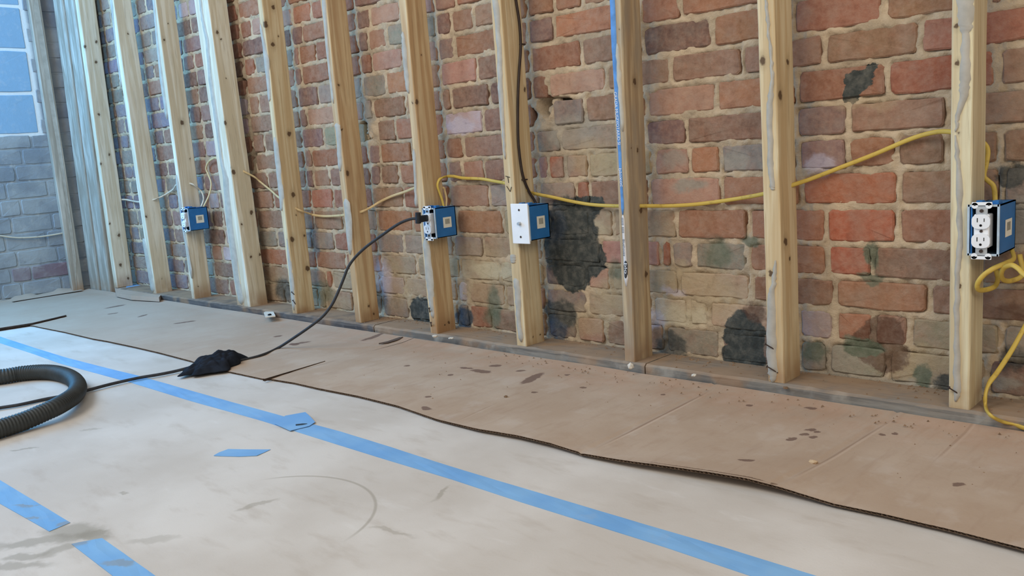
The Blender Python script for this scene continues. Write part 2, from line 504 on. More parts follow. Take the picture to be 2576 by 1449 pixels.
# each bay between two studs, read from the far right: course -> brick colours and the joints between them (px)
BAYS = [
    (2640, ['d', 's 2520 g', 'p', 'b', 'g', 'g', 'p 2516 b', 'p', 'b 2510 b', 'b', 'b 2530 b', 'p']),
    (2380, ['g 2084 y 2234 t', 'l 2102 r 2198 b 2290 t', 'r 2102 o 2340 b', 'R 2196 b', 'p 2079 R 2259 r', 'b 2015 R 2260 b', 'p 2132 r 2256 b 2383 b',
            'p 2134 u 2386 b', 'b 2004 r 2233 R', 'p 2074 b 2315 r', 'r 2224 o', 'p 2150 r']),
    (1910, ['g 1814 s', 'c 1732 c 1785 t', 'R 1708 t 1890 r', 'R 1690 g 1747 y 1882 r', 'k 1703 o 1884 o', 'k 1816 o', 'p 1645 k 1735 o 1814 g',
            'p 1727 b', 'b 1627 k 1802 o', 'd 1687 b 1868 b', 'd 1793 o', 'r 1713 o', 'b 1800 r']),
    (1545, ['s 1452 b 1524 b', 'g 1478 t', 's 1476 k 1537 y', 's 1512 k', 's 1484 t 1544 t', 'g 1450 r 1485 b', 'p 1380 R 1422 k 1480 t', 'g 1410 t',
            'x 1390 g 1472 b', 'r 1380 k 1526 b', 'r 1463 b', 'p 1393 o', 'r 1393 o 1464 b', 'b 1440 r']),
    (1270, ['s 1183 r 1238 b', 'l 1180 k', 't 1158 c', 'g 1215 t', 'p 1150 o 1268 t', 'k 1231 g', 'p 1163 b 1219 b', 'r 1166 b', 'l 1215 b', 'b 1136 d',
            'k 1200 b', 'p 1143 o', 'd 1134 b 1192 b', 'b 1146 r', 'r']),
    (1045, ['g 1030 t', 'l 1020 t', 'b 962 t', 'g 1017 t', 'p 949 o', 'b 1017 r', 'p 958 b 1005 r', 'p 957 o', 'x 950 b 996 r', 'g 938 b', 'g 972 o',
            'r 935 k', 'p 925 b 974 y', 'd 930 k', 'd']),
    (875, ['t 821 u', 'R 837 t', 'l 797 o', 'g 842 r', 'p 790 u', 'p 784 r 839 r', 'p 789 b 832 b', 'p 785 r', 'p 815 y', 'p 772 k', 'p 801 g', 'p 760 r',
           'b 753 r 795 r', 'p 761 r', 'p 735 r 783 r', 'r']),
    (705, ['t 640 u', 'u', 'R', 'g 699 g', 'b', 'b 689 r', 'b 675 b', 'C b', 'C b 666 b', 'C b', 'C b 652 b', 'C o', 'C r 642 g', 'C d', 'C r 632 k', 'C r', 'C b']),
]
XCRACK = -2.915
rz = random.Random(5)


def wall_x(px, z):
    lo, hi = XE, 1.5
    for _ in range(40):
        m = (lo + hi) / 2
        if pj((m, YW, z))[0] < px: lo = m
        else: hi = m
    return (lo + hi) / 2


# stud front line at the base, used to hide the guessed joints behind the studs
STUDS = [  # front right edge (base px, top px), front left edge (base px, top px)
    ((2440, 1031), (2449, 0), (2388, 1021), (2394, 0)), ((1972, 962), (1947, 0), (1930, 955), (1906, 0)), ((1598, 911), (1560, 0), (1573, 905), (1532, 0)),
    ((1325, 871), (1258, 0), (1299, 866), (1235, 0)), ((1101, 839), (1020, 0), (1085, 836), (1001, 0)), ((908, 811), (821, 0), (894, 807), (806, 0)),
    ((748, 790), (658, 0), (738, 788), (645, 0)), ((630, 773), (523, 0), (595, 768), (490, 0)), ((490, 753), (392, 0), (483, 750), (383, 0)),
    ((393, 738), (285, 0), (384, 735), (275, 0)), ((295, 722), (196, 0), (285, 718), (190, 0))]


def line_at(a, b, py):
    return a[0] + (b[0] - a[0]) * (a[1] - py) / (a[1] - b[1])


courses = []
NC = len(ZC) - 1
for ci in range(NC):
    zc = (ZC[ci] + ZC[ci + 1]) / 2
    J = []          # (x, colour of the brick on its right, wide)
    allb = []       # per bay list of (x_left_joint or None, colour)
    for bi, (pxr, rows) in reversed(list(enumerate(BAYS))):
        if ci >= len(rows):
            continue
        tok = rows[ci].split(); cur = None; wide = False; first = True
        for k in tok:
            if k == 'C':
                cur = XCRACK; wide = True; continue
            if k.isdigit():
                cur = wall_x(int(k), zc); wide = False; continue
            allb.append((cur, k, wide, bi)); cur = None; wide = False
    # close the gaps: the first brick of a bay runs on behind the stud from the last brick of the bay before it
    out = []
    for (x, k, wide, bi) in allb:
        if x is None and out:
            px_stud = 0.5 * (line_at(STUDS[bi][0], STUDS[bi][1], 500) + line_at(STUDS[bi][2], STUDS[bi][3], 500)) if bi < 11 else 0
            # hidden joint: just behind the stud that stands left of this bay
            st = STUDS[bi]; xs = ony(*st[0], 0.0).x
            prev = out[-1][0]
            lo, hi = xs - .02, xs + .16
            x = min(max(prev + .215, lo), hi) if prev is not None else xs + .05
        out.append((x, k, wide))
    if not out:
        out = [(None, 'b', False)]
    # leftwards to the corner with a made-up bond
    xl = out[0][0]
    if xl is None:
        xl = 0.25 if ci >= 12 else XCRACK + .03
        if ci < len(BAYS[-1][1]): xl = -2.93 - rz.random() * .05
    left = []
    x = xl
    while x > XE + .02:
        L = rz.choice([.212, .212, .105, .106, .212]) * (1 + rz.uniform(-.03, .03))
        nx = max(XE, x - L)
        if nx - XE < .05: nx = XE
        k = rz.choice('pprrbdl' if x > -3.35 else ('vgvgpvb' if x > -3.95 else 'gvgv'))
        left.append((nx, k, False)); x = nx
    left.reverse()
    out[0] = (xl, out[0][1], out[0][2])
    row = left + out
    # rightwards out of frame
    xr = row[-1][0] + .212
    ends = [r[0] for r in row[1:]] + [xr]
    bricks = [[r[0], e, r[1], r[2]] for r, e in zip(row, ends)]
    while bricks[-1][1] < 1.38:
        a = bricks[-1][1]; bricks.append([a, a + .212, rz.choice('bprb'), False])
    # split the over-long guesses (hidden behind studs), drop slivers
    fin = []
    for b in bricks:
        L = b[1] - b[0]
        if L < .03:
            if fin: fin[-1][1] = b[1]
            continue
        n = max(1, int(round(L / .23))) if L > .29 else 1
        for k in range(n):
            fin.append([b[0] + L * k / n, b[0] + L * (k + 1) / n, b[2], b[3] and k == 0])
    courses.append((ZC[ci], ZC[ci + 1], fin))


def brick_mesh(w, h, seed, lite=True, half=0.0075, depth=.05, rough=1.0):
    """front faces -y; ragged, arris worn off"""
    r = random.Random(seed)
    hw, hh = w / 2 - half, h / 2 - half
    rad = r.uniform(.006, .014)
    pts = []
    nx = 4 if w > .15 else 2
    corners = [(hw, hh, 0), (-hw, hh, 90), (-hw, -hh, 180), (hw, -hh, 270)]
    for ci_, (cx, cy, a0) in enumerate(corners):
        sx, sy = math.copysign(1, cx), math.copysign(1, cy)
        for k in range(2):
            a = math.radians(a0 + 90 * (k + .5) / 2)
            pts.append((cx - sx * rad + math.cos(a) * rad, cy - sy * rad + math.sin(a) * rad))
        nxc = corners[(ci_ + 1) % 4]
        m = nx if ci_ % 2 == 0 else 2
        for k in range(1, m):
            t = k / m
            pts.append((cx + (nxc[0] - cx) * t, cy + (nxc[1] - cy) * t))
    j = .0022 * rough
    pts = [(a + r.uniform(-j, j), b + r.uniform(-j, j)) for a, b in pts]
    n = len(pts)
    V = [(a, depth, b) for a, b in pts] + [(a, .0032 + r.uniform(-.001, .0012), b) for a, b in pts]
    ins = .0034
    V += [(a * (1 - ins / max(.02, hw)), r.uniform(-.0008, .0012) * rough, b * (1 - ins / max(.02, hh))) for a, b in pts]
    V.append((0, r.uniform(-.0015, .0008), 0))
    Fc = []
    for i in range(n):
        k = (i + 1) % n
        Fc.append((i, k, n + k, n + i)); Fc.append((n + i, n + k, 2 * n + k, 2 * n + i)); Fc.append((2 * n + i, 2 * n + k, 3 * n))
    return V, Fc


# mortar bed: one rough sheet, deeper where bricks are missing and along the broken chase
MX0, MX1, MZ0, MZ1, ST = XE - .02, 1.40, 0.0, 1.80, .0055
gx = np.arange(MX0, MX1 + ST, ST); gz = np.arange(MZ0, MZ1 + ST, ST)
X, Z = np.meshgrid(gx, gz, indexing='ij')
dep = .0015 + .0085 * vnoise(X, Z, .022, 1) + .006 * vnoise(X + 3, Z, .06, 2) + .006 * vnoise(X, Z + 5, .011, 3)
dep = np.maximum(dep, -.0035)
inside = np.zeros_like(X)
for (z0, z1, fin) in courses:
    j0, j1 = np.searchsorted(gz, [z0, z1])
    for (x0, x1, k, wide) in fin:
        if k == 'x': continue
        i0, i1 = np.searchsorted(gx, [x0, x1])
        sx = X[i0:i1, j0:j1]; sz = Z[i0:i1, j0:j1]
        inside[i0:i1, j0:j1] = np.minimum(np.minimum(sx - x0 - (.016 if wide else 0), x1 - sx), np.minimum(sz - z0, z1 - sz))
ragged = np.clip((inside - .0085 - .010 * vnoise(X, Z, .035, 41) - .006 * vnoise(X, Z, .012, 42)) / .006, 0, 1)
smear = np.clip(1.6 * vnoise(X, Z, .16, 51) + 1.2 * vnoise(X, Z, .05, 52) + .25, 0, .8) * np.clip((.40 - Z) / .12, 0, 1) * np.clip((X + 3.0) / .4, 0, 1) * np.clip((-.35 - X) / .3, 0, 1)
ragged *= 1 - smear
crack = np.clip(1 - np.abs(inside - .0085) / .0045, 0, 1) * (inside > 0) * np.clip(4.5 * (vnoise(X, Z, .055, 61) + .6 * vnoise(X, Z, .02, 62) - .16), 0, 1)
dep = dep * (1 - .35 * ragged) - .0012 + .010 * ragged + .011 * crack
HOLES = []


def hole(xc, zc, rx, rz_, d):
    q = ((X - xc) / rx) ** 2 + ((Z - zc) / rz_) ** 2 + .8 * vnoise(X, Z, .02, 9)
    return np.clip(1.35 - q, 0, 1) * d


for (px, py, rx, rz_, d) in [(1372, 268, .028, .030, .06), (1400, 256, .05, .012, .05), (915, 320, .022, .022, .07), (1335, 290, .02, .02, .03), (925, 345, .02, .012, .03), (608, 208, .02, .03, .05), (640, 395, .016, .03, .05)]:
    o = ony(px, py, YW); dep = dep + hole(o.x, o.z, rx, rz_, d)
dep = dep + np.clip(1 - np.abs(X - (XCRACK + .012 * vnoise(X * 0, Z, .05, 4) * 2)) / .013, 0, 1) * .03 * (Z > .60) * (.5 + vnoise(X, Z, .04, 5) + .4)
V = np.stack([X, YW + dep, Z], -1).reshape(-1, 3)
a, b = X.shape
idx = np.arange(a * b).reshape(a, b)
Q = np.stack([idx[:-1, :-1], idx[1:, :-1], idx[1:, 1:], idx[:-1, 1:]], -1).reshape(-1, 4)
me = bpy.data.meshes.new('wall_back')
me.vertices.add(len(V)); me.vertices.foreach_set('co', V.astype(np.float32).ravel())
me.loops.add(Q.size); me.loops.foreach_set('vertex_index', Q.astype(np.int32).ravel())
me.polygons.add(len(Q)); me.polygons.foreach_set('loop_start', np.arange(0, Q.size, 4, dtype=np.int32)); me.polygons.foreach_set('loop_total', np.full(len(Q), 4, dtype=np.int32))
me.polygons.foreach_set('use_smooth', np.ones(len(Q), dtype=bool))
me.update(calc_edges=True)
# solid core of the wall behind the mortar and above the frame
bm = bmesh.new()
bm.from_mesh(me)
box_into(bm, XE - .3, 3.2, YW + .11, YW + .3, -.1, 2.6)
box_into(bm, XE - .3, 3.2, YW + .012, YW + .11, 1.80, 2.6)
box_into(bm, 1.40, 3.2, YW + .008, YW + .11, 0, 1.80)
bm.to_mesh(me); bm.free()
wall_back = link('wall_back', me, M_MORTAR)
tag(wall_back, kind='structure')


def in_view(x0, x1, z0, z1):
    a = pj((x0, YW, (z0 + z1) / 2)); b_ = pj((x1, YW, (z0 + z1) / 2)); c_ = pj(((x0 + x1) / 2, YW, z0))
    t_ = pj(((x0 + x1) / 2, YW, z1))
    if b_[0] < 0 or a[0] > W or c_[1] < 0 or t_[1] > H: return 0
    return (min(b_[0], W) - max(a[0], 0)) * (min(c_[1], H) - max(t_[1], 0))


todo = []
for ci, (z0, z1, fin) in enumerate(courses):
    for (x0, x1, k, wide) in fin:
        if k == 'x': continue
        if x0 > 1.25: continue
        todo.append((in_view(x0, x1, z0, z1), x0, x1, z0, z1, k, wide, ci))
todo.sort(key=lambda q: -q[0])
rest_v, rest_f, rest_c = [], [], []
for n_, (area_, x0, x1, z0, z1, k, wide, ci) in enumerate(todo):
    if wide: x0 += .016
    w, h = x1 - x0, z1 - z0
    Vb, Fb = brick_mesh(w, h, 1000 + n_)
    rr = random.Random(n_ * 7 + 3)
    base = COL[k]
    j = rr.uniform(.90, 1.10)
    col = lin(*[min(255, c * j * rr.uniform(.97, 1.03)) for c in base])
    yo = YW - .002 + rr.uniform(-.003, .002)
    tilt = rr.uniform(-.006, .006); tz = rr.uniform(-.012, .012)
    if n_ < 300 and area_ > 0:
        o = link('brick', mesh('brick', Vb, Fb), M_BRICK, wall_back, ((x0 + x1) / 2, yo, (z0 + z1) / 2))
        o.rotation_euler = (tz, tilt, rr.uniform(-.01, .01)); o.color = col
    else:
        s = len(rest_v)
        rest_v += [((x0 + x1) / 2 + v[0], yo + v[1], (z0 + z1) / 2 + v[2]) for v in Vb]
        rest_f += [tuple(i + s for i in f) for f in Fb]; rest_c += [col] * len(Vb)
if rest_v:
    me = mesh('small_bricks', rest_v, rest_f)
    ca = me.color_attributes.new('tint', 'FLOAT_COLOR', 'POINT'); ca.data.foreach_set('color', np.array(rest_c, dtype=np.float32).ravel())
    o = link('small_bricks', me, M_BRICKS, wall_back); o['kind'] = 'stuff'
print('BRICKS', len(todo), sum(1 for q in todo if q[0] > 0))

# rubble left in the two broken holes
for (px, py, s, dy) in [(1396, 258, .020, .02), (1408, 268, .018, .016), (1382, 278, .02, .03), (925, 325, .018, .02), (933, 338, .02, .016), (918, 345, .016, .02)]:
    o_ = ony(px, py, YW)
    bm = bmesh.new(); bmesh.ops.create_icosphere(bm, subdivisions=2, radius=s)
    for v in bm.verts:
        v.co *= rng.uniform(.75, 1.15)
    link('broken_brick_lump', bm_mesh('broken_brick_lump', bm), M_MORTAR, wall_back, (o_.x, YW + dy, o_.z))

# ------------------------------------------------------------------ end wall (faces +x): bricks below, large blocks closing an old opening above
t = NT('grey_block', .85, .2); p = t.pos(); n = t.noise(p, 26, 5, .65); n1 = t.noise(p, 5, 3)
oi = t.add('ShaderNodeObjectInfo')
c = t.mix(t.ramp(n1, .35, .65, 0, .35), oi.outputs['Color'], lin(140, 168, 190)); c = t.mix(t.ramp(n, .5, .75, 0, .3), c, lin(196, 204, 212)); t.color(c); t.bump(n, .4, .004)  # blue of the light mixed into the colour of the grey blocks
M_BLOCK = t.m
bm = bmesh.new()
box_into(bm, XE - .3, XE - .003, -6.0, YW + .3, -.1, 2.6)
def limed(name, fac):
    t = NT(name, .92, .12); p = t.pos(); n1 = t.noise(p, 4.5, 4, .6); n2 = t.noise(p, 15, 5, .65); n3 = t.noise(p, 80, 4, .7)
    c = t.mix(t.ramp(n1, .34, .64), lin(128, 138, 148), lin(166, 172, 174))  # smear tones with the blue-grey of the haze mixed in
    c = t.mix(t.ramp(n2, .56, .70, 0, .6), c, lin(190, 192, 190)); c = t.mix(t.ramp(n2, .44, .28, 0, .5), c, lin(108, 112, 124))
    if not fac:   # the blocks in the old opening are bedded in whiter mortar
        sz = t.add('ShaderNodeSeparateXYZ'); t.con(p, sz.inputs[0])
        c = t.mix(t.math('MULTIPLY', t.ramp(sz.outputs[2], .900, .910), t.ramp(sz.outputs[1], -.10, -.13)), c, lin(226, 230, 230))
    if fac: c = t.mix(t.ramp(n1, .30, .66, fac, fac * .55), c, t.add('ShaderNodeObjectInfo').outputs['Color'])
    t.color(c); t.bump(t.math('ADD', n2, n3), .35, .004); return t.m


M_ENDBRICK = limed('limed_end_brick', .6)
M_ENDMORTAR = limed('limed_end_mortar', 0)
wall_left = link('wall_left', bm_mesh('wall_left', bm), M_ENDMORTAR); tag(wall_left, kind='structure')


def end_brick(y0, y1, z0, z1, col, mat, seed, half=.0045):
    Vb, Fb = brick_mesh(y1 - y0, z1 - z0, seed, half=half)
    o = link('brick', mesh('brick', Vb, Fb), mat, wall_left, (XE - .001 + random.Random(seed).uniform(0, .004), (y0 + y1) / 2, (z0 + z1) / 2))
    o.rotation_euler = (0, 0, math.radians(90)); o.color = lin(*col)
    return o


def wall_left_y(px, z):
    lo, hi = -2.0, YW
    for _ in range(40):
        m = (lo + hi) / 2
        if pj((XE, m, z))[0] < px: lo = m
        else: hi = m
    return lo


zl = [.0, .02, .105, .19, .28, .375, .47, .565, .66, .75, .838, .916]
ec = random.Random(3)
for i in range(len(zl) - 1):
    y = YW - (0.06 if i % 2 else 0.0)
    if i % 2: end_brick(y, YW, zl[i], zl[i + 1], (150, 150, 150), M_ENDBRICK, 5000 + i)
    while y > -1.2:
        L = .212 if ec.random() < .8 else .105
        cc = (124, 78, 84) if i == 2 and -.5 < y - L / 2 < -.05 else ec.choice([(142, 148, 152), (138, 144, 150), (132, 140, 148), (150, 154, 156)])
        end_brick(y - L, y, zl[i], zl[i + 1], cc, M_ENDBRICK, 5100 + i * 20 + int(-y * 10)); y -= L
zb = [.916, 1.141, 1.376, 1.61, 1.85]
for i in range(4):
    ye = -.135
    y = ye
    while y > -1.1:
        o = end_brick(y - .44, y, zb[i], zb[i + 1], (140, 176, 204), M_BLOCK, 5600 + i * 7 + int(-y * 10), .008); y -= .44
        o.name = 'concrete_block'
z = .916; k = 0
while z < 1.84:   # the jamb of the old opening, in brick
    end_brick(-.135 + (0 if k % 2 == 0 else .05) + .004, YW - .02, z, z + .0835, ec.choice([(150, 148, 150), (166, 166, 166), (136, 138, 146)]), M_ENDBRICK, 5800 + k); z += .0835; k += 1

# ------------------------------------------------------------------ bottom plate
def plank_mat(name, a, b, c_):
    t = NT(name, .85, .15); p = t.pos()
    q = t.mapped(p, (.06, 1, 1)); g = t.noise(q, 60, 5, .65, .4); n = t.noise(p, 14, 4); n2 = t.noise(p, 5, 3)
    c = t.mix(t.ramp(g, .35, .65), a, b); c = t.mix(t.ramp(n, .5, .72, 0, .6), c, c_); c = t.mix(t.ramp(n2, .5, .62, 0, .5), c, lin(166, 128, 92))
    ge = t.add('ShaderNodeNewGeometry'); sn = t.add('ShaderNodeSeparateXYZ'); t.con(ge.outputs['Normal'], sn.inputs[0])
    c = t.mix(t.math('MULTIPLY', t.ramp(sn.outputs[2], .5, .9), t.ramp(n, .3, .6, .35, .9)), c, lin(156, 132, 108))   # brick dust settled on top
    t.color(c); t.bump(g, .5, .003); return t.m


M_PLATE = plank_mat('weathered_plate', lin(140, 134, 124), lin(108, 104, 98), lin(172, 166, 154))
M_PLATED = plank_mat('dark_plate', lin(104, 98, 94), lin(74, 70, 70), lin(134, 126, 116))


def plate(x0, x1, mat, label, y0=-.006, zt=.038, seed=0):
    n = int((x1 - x0) / .03) + 1
    prof = [(YW - .003, 0), (y0, 0), (y0, zt - .006), (y0 + .006, zt), (YW - .003, zt)]
    V, Fc = [], []
    r = random.Random(seed)
    for i in range(n + 1):
        x = x0 + (x1 - x0) * i / n
        for k, (y, z) in enumerate(prof):
            wob = r.uniform(-.0016, .0016)
            V.append((x, y + (wob if k in (1, 2, 3) else 0), z + (wob * .7 if k in (2, 3) else 0)))
    m = len(prof)
    for i in range(n):
        for k in range(m):
            l = (k + 1) % m
            Fc.append((i * m + k, i * m + l, (i + 1) * m + l, (i + 1) * m + k))
    Fc.append(tuple(range(m))); Fc.append(tuple(n * m + k for k in range(m))[::-1])
    bm = bmesh.new(); me = mesh('bottom_plate', V, Fc); bm.from_mesh(me)
    o = link('bottom_plate', bm_mesh('bottom_plate', bm), mat)
    return tag(o, label, 'board')


plate(-4.25, -1.967, M_PLATED, 'dark grey bottom plate under the studs from the doubled stud towards the corner', seed=1)
plate(-1.963, -.745, M_PLATE, 'worn grey bottom plate under the stud with the plugged-in cord', seed=2)
plate(-.741, .75, M_PLATE, 'dusty weathered bottom plate under the stud with the open outlet and loose yellow cable', seed=3)

# ------------------------------------------------------------------ studs
def stud_geometry(w, d, lean, h, seed, rad=.004, x0=0.0):
    """local origin at the base; x from -w to 0, y from 0 to d"""
    r = random.Random(seed); prof = []
    for (cx, cy, a0) in ((-rad, rad, 270), (-rad, d - rad, 0), (-w + rad, d - rad, 90), (-w + rad, rad, 180)):
        for k in range(4):
            a = math.radians(a0 + 30 * k); prof.append((cx + math.cos(a) * rad, cy + math.sin(a) * rad))
    V, Fc = [], []; m = len(prof); N = 40
    ph = r.uniform(0, 6)
    for i in range(N + 1):
        z = h * i / N
        bow = .0012 * math.sin(z * 2.1 + ph)
        for k, (x, y) in enumerate(prof):
            j = .0005
            V.append((x0 + x + lean * z + bow + r.uniform(-j, j), y + bow * .5 + r.uniform(-j, j), z))
    for i in range(N):
        for k in range(m):
            l = (k + 1) % m
            Fc.append((i * m + k, i * m + l, (i + 1) * m + l, (i + 1) * m + k))
    Fc.append(tuple(range(m))[::-1]); Fc.append(tuple(N * m + k for k in range(m)))
    me = mesh('wall_stud', V, Fc)
    return me


LT, DK = lin(220, 204, 168), lin(206, 180, 138)
# knots in photo pixels: (px, py, face, radius)  face f = front, s = side towards the brick bay on its right
KN = [
    [(2407, 68, 'f', .006), (2408, 158, 'f', .006), (2432, 240, 'f', .006), (2412, 335, 'f', .004), (2413, 722, 'f', .006)],
    [(1918, 153, 'f', .011), (1962, 240, 's', .012), (1981, 155, 's', .008), (1938, 688, 'f', .007), (1975, 608, 's', .011), (1986, 652, 's', .006), (1943, 186, 'f', .003)],
    [(1596, 205, 's', .009), (1603, 378, 's', .006), (1612, 530, 's', .009), (1626, 690, 's', .009), (1588, 372, 's', .003), (1558, 75, 'f', .003)],
    [(1320, 225, 's', .006), (1262, 280, 'f', .004), (1342, 848, 's', .004), (1360, 842, 's', .004)],
    [(1048, 255, 's', .008), (1038, 258, 'f', .004), (1060, 138, 's', .004), (1130, 812, 's', .007), (1120, 818, 's', .004)],
    [(853, 215, 's', .006), (860, 325, 's', .005), (874, 435, 's', .009), (940, 790, 's', .008), (928, 770, 's', .006)],
    [(687, 18, 's', .010), (668, 62, 's', .013), (687, 112, 's', .011), (700, 92, 's', .004), (728, 337, 's', .011), (738, 490, 's', .012), (735, 603, 's', .013), (766, 593, 's', .008), (774, 675, 's', .012), (745, 540, 's', .004)],
    [(547, 82, 's', .008), (556, 98, 's', .005), (569, 197, 's', .004), (567, 310, 's', .010), (588, 433, 's', .011), (633, 535, 's', .009), (608, 565, 's', .006), (631, 646, 's', .008), (580, 420, 's', .006), (654, 640, 's', .007)],
    [(413, 100, 's', .008), (424, 60, 's', .004), (458, 308, 's', .013), (478, 400, 's', .004), (498, 720, 's', .005)],
    [(322, 85, 's', .006), (368, 545, 's', .008), (372, 640, 's', .005), (408, 700, 's', .004)],
    [(214, 118, 's', .010), (243, 105, 's', .008), (242, 156, 's', .008), (249, 288, 's', .008), (275, 388, 's', .008), (254, 413, 's', .008), (299, 592, 's', .010), (303, 666, 's', .010), (276, 562, 's', .006), (322, 700, 's', .008)],
]
# dried adhesive on the front faces: (py, left px, right px) rows
RES = [
    [[(0, 2404, 2449), (60, 2408, 2448), (85, 2418, 2440), (200, 2414, 2441), (240, 2412, 2436), (300, 2402, 2414), (332, 2401, 2408)],
     [(340, 2400, 2408), (420, 2404, 2420), (620, 2408, 2424), (700, 2400, 2416), (850, 2398, 2414), (980, 2398, 2420), (1010, 2400, 2412)]],
    [[(0, 1922, 1932), (60, 1928, 1936), (150, 1938, 1945), (200, 1938, 1948), (260, 1928, 1945), (400, 1930, 1945), (470, 1936, 1950), (478, 1940, 1950)],
     [(655, 1948, 1954), (700, 1942, 1953), (740, 1932, 1950), (860, 1926, 1953), (935, 1930, 1957), (962, 1940, 1950)]],
    [[(110, 1548, 1556), (200, 1552, 1564), (330, 1562, 1572)]],
    [[(0, 1238, 1254), (120, 1250, 1262), (220, 1252, 1266), (330, 1262, 1270), (400, 1268, 1274)],
     [(640, 1284, 1298), (652, 1283, 1299), (662, 1286, 1297)], [(700, 1290, 1305), (740, 1294, 1312), (800, 1298, 1312), (860, 1306, 1318)]],
    [[(80, 1010, 1018), (130, 1011, 1024), (200, 1017, 1030), (235, 1024, 1032)], [(375, 1038, 1046), (470, 1042, 1050), (520, 1044, 1052)], [(600, 1062, 1078), (700, 1070, 1090), (760, 1078, 1092), (800, 1086, 1094)]],
    [[(0, 809, 820), (100, 818, 826), (180, 826, 834), (260, 836, 842)], [(310, 841, 854), (340, 845, 858), (430, 851, 862)], [(500, 862, 878), (560, 868, 886), (640, 876, 886)]],
    [[(60, 653, 658), (150, 664, 676), (240, 674, 682), (255, 676, 680)], [(345, 686, 697), (420, 693, 706), (500, 702, 714), (530, 706, 712)], [(600, 720, 724), (700, 728, 738), (780, 736, 745)]],
    [[(0, 501, 508), (50, 506, 514), (100, 516, 527), (200, 524, 535), (310, 540, 552), (400, 553, 560), (450, 560, 576), (560, 568, 586), (700, 588, 602), (765, 600, 616)]],
    [[(0, 384, 390), (80, 391, 397), (200, 402, 410), (300, 417, 424)], [(440, 440, 448), (560, 456, 462), (700, 480, 486)]],
    [[(0, 277, 284), (100, 288, 292), (220, 303, 308)], [(600, 356, 366), (690, 372, 384), (735, 380, 390)]],
    [],
]
LABELS = [
    'pale stud with a white open outlet and loose yellow cable fixed to it',
    'stud with a large dark knot high up and a brown glue streak near its foot',
    'weathered grey-brown stud with a blue printed strip down its front',
    'stud marked TV that carries the white coax plate and the brown cable',
    'stud carrying the outlet box that the black cord is plugged into',
    'stud crossed by the black cord halfway down, first past the plugged-in outlet',
    'knotty stud with three dark knots near its top, next to the doubled stud',
    None,
    'stud carrying the small far blue outlet box',
    'slim stud with a broken notch, above the blue tape scrap',
    'pale stud dotted with knots beside the rough corner boards',
]


def strip_mesh(rows, thick=.0016, y=-.0006, n=6, wob=.0022, seed=0):
    """irregular band laid on the front plane y; rows (py, pxl, pxr)"""
    pts = []
    for (py, a, b) in rows:
        A = ony(a, py, 0); B = ony(b, py, 0); pts.append((Vector((A.x, 0, A.z)), Vector((B.x, 0, B.z))))
    r = random.Random(seed); V, Fc = [], []
    rowsV = []
    for i in range(len(pts) - 1):
        for k in range(n):
            u = k / n; rowsV.append((pts[i][0].lerp(pts[i + 1][0], u), pts[i][1].lerp(pts[i + 1][1], u)))
    rowsV.append(pts[-1])
    N = len(rowsV)
    for i, (A, B) in enumerate(rowsV):
        A = A + Vector((r.uniform(-wob, wob), 0, 0)); B = B + Vector((r.uniform(-wob, wob), 0, 0))
        if i in (0, N - 1):
            m = (A + B) / 2; A = A.lerp(m, .7); B = B.lerp(m, .7)
        e = (B - A) * .12
        V += [(A.x, y + .002, A.z), (A.x + e.x, y - thick, A.z + e.z), (B.x - e.x, y - thick, B.z - e.z), (B.x, y + .002, B.z)]
    for i in range(N - 1):
        for k in range(3):
            Fc.append((i * 4 + k, i * 4 + k + 1, (i + 1) * 4 + k + 1, (i + 1) * 4 + k))
    Fc.append((0, 3, 2, 1)); Fc.append(((N - 1) * 4, (N - 1) * 4 + 1, (N - 1) * 4 + 2, (N - 1) * 4 + 3))
    return mesh('adhesive_residue', V, Fc, True)


def shift_mesh(me, v):
    me.transform(Matrix.Translation(-Vector(v))); return me


